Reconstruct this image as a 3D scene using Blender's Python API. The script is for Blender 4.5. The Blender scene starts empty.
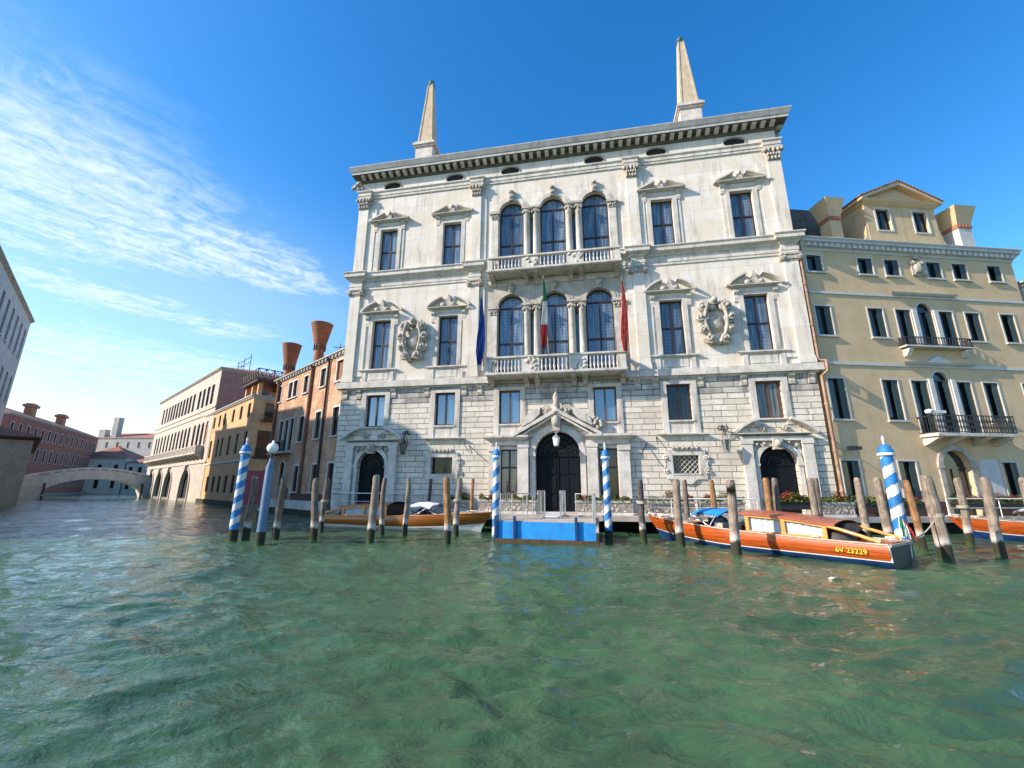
import bpy, math, random
import numpy as np
from mathutils import Vector, Matrix
random.seed(7)
R = math.radians
PI = math.pi
scene = bpy.context.scene
COL = scene.collection

# ------------------------------------------------------------------ camera
CAM = (1.885, -25.0, 2.1)
yaw, pitch, roll = R(-10.4326), R(13.8154), R(0.2499)
cam = bpy.data.objects.new('camera', bpy.data.cameras.new('camera'))
COL.objects.link(cam)
rv = Vector((math.cos(yaw), -math.sin(yaw), 0)); fw = Vector((math.sin(yaw), math.cos(yaw), 0)); up = Vector((0, 0, 1))
f2 = fw*math.cos(pitch) + up*math.sin(pitch); u2 = -fw*math.sin(pitch) + up*math.cos(pitch)
r3 = rv*math.cos(roll) + u2*math.sin(roll); u3 = -rv*math.sin(roll) + u2*math.cos(roll)
mw = Matrix((r3, u3, -f2)).transposed().to_4x4(); mw.translation = Vector(CAM)
cam.matrix_world = mw
cam.data.sensor_width = 36.0
cam.data.lens = 422.755/1024*36
cam.data.clip_start = 0.1
cam.data.clip_end = 3000
scene.camera = cam

# ------------------------------------------------------------------ light
SUN = Vector((-2.1, -1.0, 1.38)).normalized()
EL = math.asin(SUN.z)
sl = bpy.data.lights.new('sun', 'SUN'); sl.energy = 4.9; sl.angle = R(0.5); sl.color = (1.0, 0.87, 0.72)
so = bpy.data.objects.new('sun', sl); COL.objects.link(so)
so.rotation_euler = SUN.to_track_quat('Z', 'Y').to_euler(); so.location = (-40, -20, 40)
world = bpy.data.worlds.new('World'); scene.world = world; world.use_nodes = True
wn = world.node_tree; wn.nodes.clear()
def N(nt, typ, **kw):
    n = nt.nodes.new(typ)
    ins = kw.pop('ins', {})
    for k, v in kw.items(): setattr(n, k, v)
    for k, v in ins.items(): n.inputs[k].default_value = v
    return n
def math_(nt, op, a, b=None, c=None, clamp=False):
    n = nt.nodes.new('ShaderNodeMath'); n.operation = op; n.use_clamp = clamp
    for i, v in enumerate((a, b, c)):
        if v is None: continue
        if isinstance(v, (int, float)): n.inputs[i].default_value = v
        else: nt.links.new(v, n.inputs[i])
    return n.outputs[0]
def smooth(nt, v, a, b, lo=0.0, hi=1.0):
    n = nt.nodes.new('ShaderNodeMapRange'); n.interpolation_type = 'SMOOTHSTEP'
    nt.links.new(v, n.inputs[0])
    for i, x in enumerate((a, b, lo, hi)): n.inputs[i+1].default_value = x
    return n.outputs[0]
def mixc(nt, fac, a, b, mode='MIX'):
    n = nt.nodes.new('ShaderNodeMix'); n.data_type = 'RGBA'; n.blend_type = mode
    for i, v in ((0, fac), (6, a), (7, b)):
        if isinstance(v, (int, float)): n.inputs[i].default_value = v
        elif isinstance(v, tuple): n.inputs[i].default_value = (*v[:3], 1)
        else: nt.links.new(v, n.inputs[i])
    return n.outputs[2]
def build_world():
    nt = wn; L = nt.links.new
    sky = N(nt, 'ShaderNodeTexSky', sky_type='NISHITA', sun_disc=False)
    sky.sun_elevation = EL; sky.sun_rotation = math.atan2(SUN.x, SUN.y)
    sky.air_density = 1.0; sky.dust_density = 0.4; sky.ozone_density = 1.6
    hs = N(nt, 'ShaderNodeHueSaturation', ins={'Saturation': 1.42, 'Value': 1.34, 'Hue': 0.503})
    L(sky.outputs[0], hs.inputs['Color'])
    tc = N(nt, 'ShaderNodeTexCoord'); sp = N(nt, 'ShaderNodeSeparateXYZ'); L(tc.outputs['Generated'], sp.inputs[0])
    z = math_(nt, 'MAXIMUM', sp.outputs[2], 0.03)
    px = math_(nt, 'DIVIDE', sp.outputs[0], z); py = math_(nt, 'DIVIDE', sp.outputs[1], z)
    u = math_(nt, 'ADD', math_(nt, 'MULTIPLY', px, 0.5), math_(nt, 'MULTIPLY', py, 0.866))
    w = math_(nt, 'ADD', math_(nt, 'MULTIPLY', px, -0.866), math_(nt, 'MULTIPLY', py, 0.5))
    cmb = N(nt, 'ShaderNodeCombineXYZ'); L(u, cmb.inputs[0]); L(w, cmb.inputs[1])
    def noise(su, sw, sc, det, rough, dist=0.0, off=0.0):
        m = N(nt, 'ShaderNodeMapping'); m.inputs['Scale'].default_value = (su, sw, 1); m.inputs['Location'].default_value = (off, off*0.7, off)
        L(cmb.outputs[0], m.inputs[0])
        n = N(nt, 'ShaderNodeTexNoise', ins={'Scale': sc, 'Detail': det, 'Roughness': rough, 'Distortion': dist}); L(m.outputs[0], n.inputs['Vector'])
        return n.outputs[0]
    warp = noise(1.0, 1.0, 2.2, 4, 0.6, 0.3)
    fib = noise(1.3, 5.5, 1.9, 9, 0.64, 0.7, 3.1)      # fibres along the band
    cur = noise(4.5, 4.0, 2.6, 8, 0.66, 1.2, 8.0)        # curdled fine detail
    ww = math_(nt, 'ADD', w, math_(nt, 'MULTIPLY', math_(nt, 'SUBTRACT', warp, 0.5), 0.55))
    # band one narrows to a tip at u = 1.05
    half = smooth(nt, u, -0.2, 1.1, 0.78, 0.15)
    ctr = smooth(nt, u, -0.2, 1.1, 2.12, 2.06)
    d1 = math_(nt, 'DIVIDE', math_(nt, 'ABSOLUTE', math_(nt, 'SUBTRACT', ww, ctr)), half)
    b1 = math_(nt, 'MULTIPLY', smooth(nt, d1, 1.3, 0.25), smooth(nt, u, 1.2, 0.75))
    d2 = math_(nt, 'ABSOLUTE', math_(nt, 'SUBTRACT', ww, 3.05))
    b2 = math_(nt, 'MULTIPLY', math_(nt, 'MULTIPLY', smooth(nt, d2, 0.5, 0.02), smooth(nt, u, 1.5, 0.6)), 1.05)
    b3 = math_(nt, 'MULTIPLY', smooth(nt, ww, 3.2, 4.2), smooth(nt, u, 2.6, 0.8))
    b3 = math_(nt, 'MULTIPLY', b3, 1.0)
    tot = math_(nt, 'MAXIMUM', math_(nt, 'MAXIMUM', b1, b2), b3)
    det = math_(nt, 'ADD', math_(nt, 'MULTIPLY', fib, 0.5), math_(nt, 'MULTIPLY', cur, 0.5))
    det = smooth(nt, det, 0.32, 0.66)
    m = math_(nt, 'MULTIPLY', tot, math_(nt, 'ADD', math_(nt, 'MULTIPLY', det, 0.64), math_(nt, 'MULTIPLY', tot, 0.14)))
    veil = math_(nt, 'MULTIPLY', math_(nt, 'MULTIPLY', smooth(nt, w, 1.2, 2.6), smooth(nt, u, 2.2, 0.4)), 0.26)
    m = math_(nt, 'MAXIMUM', m, veil)
    m = math_(nt, 'MULTIPLY', m, smooth(nt, sp.outputs[2], 0.0, 0.05))
    m = math_(nt, 'MINIMUM', m, 0.92)
    cc = mixc(nt, m, hs.outputs[0], (4.9, 5.45, 6.3))
    bg = N(nt, 'ShaderNodeBackground'); bg.inputs['Strength'].default_value = 0.135
    L(cc, bg.inputs['Color'])
    out = N(nt, 'ShaderNodeOutputWorld'); L(bg.outputs[0], out.inputs[0])
build_world()
scene.view_settings.view_transform = 'Standard'; scene.view_settings.look = 'None'
scene.view_settings.gamma = 1.0; scene.view_settings.use_curve_mapping = False
scene.view_settings.exposure = 0.70

# ------------------------------------------------------------------ materials
MATS = {}
def new_mat(name):
    m = bpy.data.materials.new(name); m.use_nodes = True; MATS[name] = m
    nt = m.node_tree; b = nt.nodes['Principled BSDF']
    return m, nt, b
def coords(nt, planar=False, scale=(1, 1, 1)):
    tc = nt.nodes.new('ShaderNodeTexCoord')
    src = tc.outputs['Object']
    if planar:      # wall coordinates: run along the wall, height
        sp = nt.nodes.new('ShaderNodeSeparateXYZ'); nt.links.new(src, sp.inputs[0])
        s = math_(nt, 'ADD', sp.outputs[0], sp.outputs[1])
        cb = nt.nodes.new('ShaderNodeCombineXYZ'); nt.links.new(s, cb.inputs[0]); nt.links.new(sp.outputs[2], cb.inputs[1])
        src = cb.outputs[0]
    mp = nt.nodes.new('ShaderNodeMapping'); mp.inputs['Scale'].default_value = scale
    nt.links.new(src, mp.inputs[0])
    return mp.outputs[0]
def noise_(nt, vec, scale, det=5, rough=0.6, dist=0):
    n = N(nt, 'ShaderNodeTexNoise', ins={'Scale': scale, 'Detail': det, 'Roughness': rough, 'Distortion': dist})
    nt.links.new(vec, n.inputs['Vector']); return n.outputs[0]
def bump_(nt, b, h, strength, dist=0.02, prev=None):
    n = N(nt, 'ShaderNodeBump', ins={'Strength': strength, 'Distance': dist}); nt.links.new(h, n.inputs['Height'])
    if prev is not None: nt.links.new(prev, n.inputs['Normal'])
    nt.links.new(n.outputs[0], b.inputs['Normal']); return n.outputs[0]
def simple(name, col, rough=0.6, var=0.12, scale=4.0, col2=None, bump=0.0, streak=0.0, scol=None, metal=0.0, coat=0.0, spec=None, det=6, fine=0.0):
    m, nt, b = new_mat(name)
    v = coords(nt)
    n1 = noise_(nt, v, scale, det)
    c2 = col2 if col2 else tuple(c*(1-var*2.2) for c in col)
    c = mixc(nt, smooth(nt, n1, 0.32, 0.70), col, c2)
    if streak > 0:
        v2 = coords(nt, False, (2.6, 2.6, 0.22))
        n2 = noise_(nt, v2, 1.4, 7, 0.68, 0.4)
        f = math_(nt, 'MULTIPLY', smooth(nt, n2, 0.52, 0.74), streak)
        c = mixc(nt, f, c, scol if scol else tuple(x*0.45 for x in col))
    if fine > 0:
        n3 = noise_(nt, v, scale*12, 4)
        c = mixc(nt, math_(nt, 'MULTIPLY', smooth(nt, n3, 0.45, 0.7), fine), c, tuple(x*0.5 for x in col))
    nt.links.new(c, b.inputs['Base Color'])
    b.inputs['Roughness'].default_value = rough; b.inputs['Metallic'].default_value = metal
    if coat: b.inputs['Coat Weight'].default_value = coat; b.inputs['Coat Roughness'].default_value = 0.08
    if spec is not None: b.inputs['Specular IOR Level'].default_value = spec
    if bump: bump_(nt, b, noise_(nt, v, scale*6, 6), bump, 0.02)
    return m
def brickmat(name, c1, c2, mortar, w, h, ms, rough=0.8, stain=None, stain_amt=0.5, bump=0.6, noise_amt=0.5, off=0.5, dirt=None, squash=1.0):
    m, nt, b = new_mat(name)
    v = coords(nt, True)
    nf = noise_(nt, v, 5.0, 8, 0.72)
    br = N(nt, 'ShaderNodeTexBrick'); br.offset = off; br.squash = squash; br.squash_frequency = 3
    for k, x in (('Scale', 1.0), ('Mortar Size', ms), ('Mortar Smooth', 0.25), ('Brick Width', w), ('Row Height', h), ('Bias', 0.0)): br.inputs[k].default_value = x
    # slight wobble so that courses are not ruler straight
    nv = N(nt, 'ShaderNodeTexNoise', ins={'Scale': 1.3, 'Detail': 3}); nt.links.new(v, nv.inputs['Vector'])
    vm = N(nt, 'ShaderNodeVectorMath', operation='MULTIPLY_ADD'); vm.inputs[1].default_value = (0.05, 0.03, 0)
    nt.links.new(nv.outputs['Color'], vm.inputs[0]); nt.links.new(v, vm.inputs[2])
    nt.links.new(vm.outputs[0], br.inputs['Vector'])
    br.inputs['Color1'].default_value = (*c1, 1); br.inputs['Color2'].default_value = (*c2, 1); br.inputs['Mortar'].default_value = (*mortar, 1)
    n1 = noise_(nt, v, 0.9, 7, 0.65)
    c = mixc(nt, math_(nt, 'MULTIPLY', smooth(nt, n1, 0.42, 0.66), noise_amt), br.outputs['Color'], stain or tuple(x*0.5 for x in c1))
    v2 = coords(nt, True, (2.2, 0.25, 1)); n2 = noise_(nt, v2, 1.2, 7, 0.7)
    c = mixc(nt, math_(nt, 'MULTIPLY', smooth(nt, n2, 0.5, 0.72), stain_amt), c, dirt or tuple(x*0.35 for x in c1))
    c = mixc(nt, math_(nt, 'MULTIPLY', smooth(nt, nf, 0.46, 0.68), 0.38), c, tuple(x*0.45 for x in c2))
    nt.links.new(c, b.inputs['Base Color']); b.inputs['Roughness'].default_value = rough
    hgt = math_(nt, 'ADD', math_(nt, 'MULTIPLY', br.outputs['Fac'], -1.0), math_(nt, 'MULTIPLY', noise_(nt, v, 14, 5), 0.5))
    bump_(nt, b, hgt, bump, 0.03)
    return m
STONE = (0.68, 0.64, 0.56)
def upper_wall_mat():
    m, nt, b = new_mat('white_plaster')
    v = coords(nt, True)
    br = N(nt, 'ShaderNodeTexBrick'); br.offset = 0.35
    for k, x in (('Scale', 1.0), ('Mortar Size', 0.012), ('Mortar Smooth', 0.3), ('Brick Width', 2.9), ('Row Height', 1.37)): br.inputs[k].default_value = x
    br.inputs['Color1'].default_value = (0.69, 0.655, 0.60, 1); br.inputs['Color2'].default_value = (0.62, 0.58, 0.52, 1); br.inputs['Mortar'].default_value = (0.34, 0.32, 0.29, 1)
    nt.links.new(v, br.inputs['Vector'])
    c = mixc(nt, smooth(nt, noise_(nt, v, 0.7, 7, 0.65), 0.38, 0.68), br.outputs['Color'], (0.60, 0.53, 0.43))
    n2 = noise_(nt, coords(nt, True, (1.7, 0.2, 1)), 1.3, 7, 0.7)
    c = mixc(nt, math_(nt, 'MULTIPLY', smooth(nt, n2, 0.50, 0.68), 0.72), c, (0.33, 0.31, 0.285))
    c = mixc(nt, math_(nt, 'MULTIPLY', smooth(nt, noise_(nt, v, 9, 5), 0.5, 0.75), 0.22), c, (0.45, 0.42, 0.38))
    nt.links.new(c, b.inputs['Base Color']); b.inputs['Roughness'].default_value = 0.85
    bump_(nt, b, noise_(nt, v, 10, 6), 0.12, 0.02)
upper_wall_mat()
simple('istrian_stone', (0.64, 0.605, 0.55), 0.78, 0.1, 1.8, col2=(0.46, 0.42, 0.36), streak=0.85, scol=(0.17, 0.155, 0.14), bump=0.35, fine=0.55)
simple('bridge_stone', (0.72, 0.69, 0.63), 0.8, 0.1, 1.2, streak=0.4, bump=0.2)
simple('grey_stone', (0.46, 0.45, 0.43), 0.8, 0.1, 1.8, col2=(0.33, 0.32, 0.31), streak=0.6, scol=(0.13, 0.125, 0.12), bump=0.3, fine=0.5)
simple('carved_stone', (0.56, 0.51, 0.44), 0.8, 0.15, 4.5, col2=(0.27, 0.235, 0.19), streak=0.6, scol=(0.13, 0.115, 0.10), bump=0.6, fine=0.7)
brickmat('rusticated_stone', (0.69, 0.64, 0.55), (0.57, 0.51, 0.42), (0.10, 0.09, 0.075), 1.25, 0.335, 0.018, 0.85, stain=(0.46, 0.41, 0.33), stain_amt=0.35, dirt=(0.22, 0.2, 0.17), bump=0.9, squash=0.7)
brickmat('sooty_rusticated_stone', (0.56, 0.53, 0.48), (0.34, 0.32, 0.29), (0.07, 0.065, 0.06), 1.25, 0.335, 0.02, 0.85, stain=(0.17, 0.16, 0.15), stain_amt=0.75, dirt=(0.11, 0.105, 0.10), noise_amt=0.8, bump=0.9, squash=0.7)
simple('yellow_plaster', (0.64, 0.465, 0.28), 0.9, 0.06, 0.9, col2=(0.55, 0.39, 0.22), streak=0.5, scol=(0.37, 0.27, 0.16), bump=0.2, fine=0.3)
simple('ochre_plaster', (0.68, 0.42, 0.21), 0.9, 0.1, 0.8, col2=(0.52, 0.30, 0.15), streak=0.5, scol=(0.26, 0.18, 0.11), bump=0.2, fine=0.2)
simple('cream_stone', (0.50, 0.45, 0.39), 0.85, 0.08, 0.8, col2=(0.40, 0.355, 0.30), streak=0.4, scol=(0.33, 0.27, 0.18), bump=0.2)
simple('pink_plaster', (0.40, 0.22, 0.17), 0.9, 0.1, 0.8, col2=(0.28, 0.16, 0.13), streak=0.4)
simple('grey_plaster', (0.44, 0.41, 0.38), 0.9, 0.1, 0.8, col2=(0.34, 0.31, 0.29), streak=0.5)
simple('pale_plaster', (0.5, 0.48, 0.46), 0.9, 0.1, 0.8, col2=(0.4, 0.38, 0.36), streak=0.6)
simple('white_plaster_low', (0.62, 0.60, 0.52), 0.9, 0.1, 0.8, streak=0.4)
simple('maroon_plaster', (0.10, 0.05, 0.045), 0.9, 0.1, 1.5, streak=0.3)
simple('trim_white', (0.55, 0.54, 0.51), 0.7, 0.08, 2.0, streak=0.35, scol=(0.4, 0.39, 0.36))
brickmat('old_brick', (0.52, 0.24, 0.13), (0.34, 0.14, 0.08), (0.5, 0.38, 0.26), 0.32, 0.10, 0.014, 0.9, stain=(0.62, 0.43, 0.27), stain_amt=0.4, dirt=(0.20, 0.11, 0.08), noise_amt=0.9, bump=0.6)
brickmat('funnel_brick', (0.50, 0.18, 0.075), (0.30, 0.10, 0.05), (0.30, 0.17, 0.11), 0.26, 0.09, 0.014, 0.85, stain=(0.26, 0.11, 0.06), stain_amt=0.7, dirt=(0.09, 0.05, 0.035), noise_amt=0.8, bump=0.6)
brickmat('tan_brick', (0.70, 0.54, 0.37), (0.60, 0.45, 0.30), (0.5, 0.42, 0.3), 0.3, 0.09, 0.012, 0.9, stain=(0.34, 0.27, 0.2), stain_amt=0.4, noise_amt=0.5)
brickmat('red_brick', (0.38, 0.095, 0.06), (0.28, 0.065, 0.045), (0.3, 0.18, 0.14), 0.3, 0.09, 0.012, 0.9, stain=(0.36, 0.17, 0.12), stain_amt=0.4, noise_amt=0.6)
simple('terracotta', (0.42, 0.17, 0.09), 0.8, 0.2, 3.0, col2=(0.27, 0.11, 0.07), streak=0.2, bump=0.4)
simple('funnel_terracotta', (0.42, 0.15, 0.065), 0.8, 0.2, 1.6, col2=(0.22, 0.09, 0.05), streak=0.6, scol=(0.10, 0.055, 0.04), bump=0.3, fine=0.4)
def tile_mat():
    m, nt, b = new_mat('roof_tiles')
    v = coords(nt)
    w = N(nt, 'ShaderNodeTexWave', wave_type='BANDS', bands_direction='X', ins={'Scale': 1.6, 'Distortion': 0.6, 'Detail': 2}); nt.links.new(v, w.inputs['Vector'])
    c = mixc(nt, smooth(nt, noise_(nt, v, 2.2, 7, 0.7), 0.35, 0.7), (0.50, 0.20, 0.11), (0.30, 0.13, 0.08))
    c = mixc(nt, math_(nt, 'MULTIPLY', w.outputs['Fac'], 0.5), c, (0.12, 0.055, 0.04))
    nt.links.new(c, b.inputs['Base Color']); b.inputs['Roughness'].default_value = 0.9
    bump_(nt, b, w.outputs['Fac'], 0.7, 0.06)
tile_mat()
simple('dark_wood', (0.032, 0.014, 0.011), 0.5, 0.15, 5)
simple('brown_wood', (0.12, 0.055, 0.03), 0.5, 0.15, 5)
simple('shutter_brown', (0.26, 0.12, 0.06), 0.7, 0.15, 5)
simple('green_shutter', (0.018, 0.045, 0.042), 0.5, 0.15, 5)
simple('black_door', (0.006, 0.009, 0.013), 0.7, 0.1, 5, spec=0.15)
simple('dark_iron', (0.02, 0.02, 0.022), 0.5, 0.1, 8)
simple('copper_pipe', (0.24, 0.10, 0.055), 0.6, 0.2, 4, streak=0.4)
simple('pale_brown_pipe', (0.42, 0.25, 0.16), 0.6, 0.2, 4, streak=0.4)
simple('bronze_green', (0.06, 0.13, 0.12), 0.6, 0.2, 6)
simple('soot_and_shade_stone', (0.13, 0.12, 0.105), 0.9, 0.2, 3.0)  # soot on the main cornice and chimney slots, painted shade behind the dentils
def relief():
    m, nt, b = new_mat('relief_stone'); v = coords(nt)
    vo = N(nt, 'ShaderNodeTexVoronoi', feature='SMOOTH_F1', ins={'Scale': 7.5, 'Randomness': 0.8}); nt.links.new(v, vo.inputs['Vector'])
    n = noise_(nt, v, 5, 6)
    h = math_(nt, 'ADD', math_(nt, 'MULTIPLY', vo.outputs['Distance'], -1.2), n)
    c = mixc(nt, smooth(nt, h, 0.0, 0.35), (0.26, 0.22, 0.18), (0.60, 0.55, 0.48))
    nt.links.new(c, b.inputs['Base Color']); b.inputs['Roughness'].default_value = 0.85; bump_(nt, b, h, 1.0, 0.06)
relief()
simple('grey_brown_stone', (0.50, 0.46, 0.40), 0.85, 0.12, 1.6, col2=(0.34, 0.30, 0.25), streak=0.7, scol=(0.15, 0.135, 0.12), bump=0.4, fine=0.5)
simple('obelisk_stone', (0.56, 0.45, 0.31), 0.85, 0.15, 2.0, col2=(0.42, 0.34, 0.24), streak=0.5, scol=(0.28, 0.22, 0.15), bump=0.4, fine=0.3)
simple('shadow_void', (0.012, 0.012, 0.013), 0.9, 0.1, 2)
simple('lamp_glass', (0.80, 0.80, 0.76), 0.25, 0.03, 3)
simple('steel', (0.55, 0.55, 0.54), 0.35, 0.05, 6, metal=0.7)
simple('white_rail', (0.72, 0.72, 0.70), 0.4, 0.06, 6)
simple('white_cloth', (0.74, 0.77, 0.80), 0.9, 0.08, 2, bump=0.4)
simple('curtain', (0.42, 0.48, 0.53), 0.9, 0.06, 2)
simple('blue_canvas', (0.008, 0.29, 0.70), 0.8, 0.15, 2.5, col2=(0.010, 0.21, 0.56), bump=0.5, streak=0.4, scol=(0.03, 0.14, 0.36), fine=0.3)
simple('flag_blue', (0.012, 0.07, 0.35), 0.8, 0.1, 3)
simple('flag_green', (0.02, 0.25, 0.12), 0.8, 0.1, 3)
simple('flag_white', (0.72, 0.70, 0.70), 0.8, 0.08, 3)
simple('flag_red', (0.60, 0.045, 0.05), 0.8, 0.12, 3)
simple('flag_crimson', (0.50, 0.03, 0.05), 0.8, 0.2, 4, col2=(0.55, 0.16, 0.10))
simple('stripe_blue', (0.014, 0.21, 0.56), 0.6, 0.2, 3, bump=0.3, streak=0.45, scol=(0.10, 0.22, 0.38), fine=0.4)
simple('stripe_white', (0.66, 0.67, 0.67), 0.6, 0.1, 4, streak=0.6, scol=(0.33, 0.31, 0.26), fine=0.4, bump=0.2)
simple('pale_blue_paint', (0.10, 0.175, 0.29), 0.5, 0.1, 3, streak=0.35)
simple('hull_navy', (0.010, 0.045, 0.15), 0.4, 0.2, 3, bump=0.2)
simple('hull_white', (0.70, 0.69, 0.66), 0.4, 0.1, 4)
simple('gold_paint', (0.85, 0.62, 0.06), 0.45, 0.05, 4)
simple('leather_dark', (0.035, 0.028, 0.025), 0.6, 0.2, 5)
simple('cream_upholstery', (0.5, 0.42, 0.33), 0.7, 0.15, 3)
simple('red_brown_deck', (0.42, 0.09, 0.04), 0.35, 0.15, 4, coat=0.4)
simple('leaf_green', (0.10, 0.15, 0.03), 0.6, 0.25, 9, col2=(0.04, 0.075, 0.02))
simple('leaf_yellow', (0.32, 0.27, 0.03), 0.6, 0.2, 9, col2=(0.17, 0.16, 0.03))
simple('flower_red', (0.16, 0.02, 0.022), 0.6, 0.3, 9, col2=(0.30, 0.04, 0.03))
simple('quay_stone', (0.46, 0.41, 0.35), 0.8, 0.12, 1.5, col2=(0.34, 0.29, 0.25), streak=0.3, bump=0.3)
simple('rust_hull', (0.11, 0.05, 0.03), 0.9, 0.3, 4, col2=(0.025, 0.035, 0.012), bump=0.6)
simple('red_board', (0.3, 0.05, 0.07), 0.6, 0.15, 5)
simple('land', (0.25, 0.22, 0.18), 0.9, 0.1, 0.3)
simple('algae', (0.02, 0.03, 0.012), 0.7, 0.3, 4, bump=0.4)
def pilewood(name, c1, c2):
    m, nt, b = new_mat(name)
    tc = nt.nodes.new('ShaderNodeTexCoord')
    sp = N(nt, 'ShaderNodeSeparateXYZ'); nt.links.new(tc.outputs['Object'], sp.inputs[0])
    mp = N(nt, 'ShaderNodeMapping'); mp.inputs['Scale'].default_value = (17, 17, 1.1); nt.links.new(tc.outputs['Object'], mp.inputs[0])
    n = noise_(nt, mp.outputs[0], 1.6, 8, 0.7, 0.3)
    c = mixc(nt, smooth(nt, n, 0.36, 0.66), c1, c2)
    nn = noise_(nt, tc.outputs['Object'], 2.4, 5)
    c = mixc(nt, math_(nt, 'MULTIPLY', smooth(nt, nn, 0.46, 0.62), 0.75), c, tuple(x*0.38 for x in c1))
    hz = math_(nt, 'ADD', sp.outputs[2], math_(nt, 'MULTIPLY', nn, 0.35))
    c = mixc(nt, smooth(nt, hz, 1.0, 0.72), c, (0.52, 0.47, 0.42))       # salt bleached band
    c = mixc(nt, smooth(nt, hz, 0.68, 0.60), c, (0.028, 0.030, 0.014))  # weed below the tide mark
    c = mixc(nt, smooth(nt, hz, 0.32, 0.20), c, (0.035, 0.065, 0.012))
    nt.links.new(c, b.inputs['Base Color']); b.inputs['Roughness'].default_value = 0.85
    bump_(nt, b, n, 1.0, 0.05)
pilewood('pile_wood', (0.27, 0.21, 0.165), (0.09, 0.066, 0.05))
pilewood('pile_wood_orange', (0.46, 0.24, 0.09), (0.19, 0.105, 0.06))
pilewood('pile_wood_pale', (0.40, 0.325, 0.255), (0.16, 0.12, 0.09))
pilewood('pile_wood_dark', (0.12, 0.10, 0.09), (0.06, 0.05, 0.05))
def varnish(name, c1, c2):
    m, nt, b = new_mat(name)
    v = coords(nt, False, (0.6, 1, 10)); n = noise_(nt, v, 2.2, 8, 0.7, 0.5)
    w = N(nt, 'ShaderNodeTexWave', wave_type='BANDS', bands_direction='Z', ins={'Scale': 2.4, 'Distortion': 0.3, 'Detail': 1}); nt.links.new(coords(nt), w.inputs['Vector'])
    c = mixc(nt, smooth(nt, n, 0.35, 0.68), c1, c2)
    c = mixc(nt, smooth(nt, w.outputs['Fac'], 0.08, 0.0, 0, 0.6), c, tuple(x*0.35 for x in c2))
    nt.links.new(c, b.inputs['Base Color']); b.inputs['Roughness'].default_value = 0.38
    b.inputs['Coat Weight'].default_value = 0.3; b.inputs['Coat Roughness'].default_value = 0.06
varnish('varnished_mahogany', (0.52, 0.10, 0.010), (0.24, 0.038, 0.006))
varnish('varnished_teak', (0.34, 0.11, 0.012), (0.22, 0.065, 0.008))
varnish('honey_wood', (0.72, 0.33, 0.07), (0.60, 0.24, 0.05))
def glass(name, base, tint2, lattice=0.0, lead=(0.02, 0.025, 0.035), rough=0.06, ior=1.6, cell=0.17):
    m, nt, b = new_mat(name)
    v = coords(nt)
    mp = nt.nodes.new('ShaderNodeMapping'); mp.inputs['Scale'].default_value = (7, 1, 0.5); nt.links.new(v, mp.inputs[0])
    oi = nt.nodes.new('ShaderNodeObjectInfo'); av = N(nt, 'ShaderNodeVectorMath', operation='ADD'); nt.links.new(mp.outputs[0], av.inputs[0])
    cr = N(nt, 'ShaderNodeCombineXYZ'); nt.links.new(math_(nt, 'MULTIPLY', oi.outputs['Random'], 37.0), cr.inputs[0]); nt.links.new(math_(nt, 'MULTIPLY', oi.outputs['Random'], 11.0), cr.inputs[1]); nt.links.new(cr.outputs[0], av.inputs[1])
    n = noise_(nt, av.outputs[0], 1.2, 3, 0.5)
    c = mixc(nt, smooth(nt, n, 0.38, 0.62), base, tint2)
    c = mixc(nt, smooth(nt, oi.outputs['Random'], 0.2, 1.0, 0.0, 0.6), c, tuple(x*0.25 for x in base))
    if lattice:
        sp = N(nt, 'ShaderNodeSeparateXYZ'); nt.links.new(v, sp.inputs[0])
        a1 = math_(nt, 'ABSOLUTE', math_(nt, 'SUBTRACT', math_(nt, 'FRACT', math_(nt, 'DIVIDE', sp.outputs[0], cell)), 0.5))
        a2 = math_(nt, 'ABSOLUTE', math_(nt, 'SUBTRACT', math_(nt, 'FRACT', math_(nt, 'DIVIDE', sp.outputs[2], cell*1.25)), 0.5))
        g = math_(nt, 'MAXIMUM', math_(nt, 'GREATER_THAN', a1, 0.455), math_(nt, 'GREATER_THAN', a2, 0.46))
        c = mixc(nt, math_(nt, 'MULTIPLY', g, lattice), c, lead)
    nt.links.new(c, b.inputs['Base Color']); b.inputs['Roughness'].default_value = rough; b.inputs['IOR'].default_value = ior
    bump_(nt, b, noise_(nt, v, 3.5, 3), 0.12, 0.02)
glass('leaded_glass', (0.075, 0.125, 0.19), (0.21, 0.26, 0.32), 0.85, ior=1.75)
glass('leaded_glass_grey', (0.20, 0.24, 0.25), (0.34, 0.37, 0.36), 0.7, ior=1.6)
glass('blue_glass', (0.04, 0.11, 0.20), (0.06, 0.14, 0.23), 0, ior=2.4, rough=0.03)
glass('dark_glass', (0.012, 0.014, 0.018), (0.03, 0.035, 0.04), 0, ior=1.55)
glass('curtained_glass', (0.05, 0.06, 0.065), (0.22, 0.23, 0.22), 0, ior=1.5)
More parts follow.
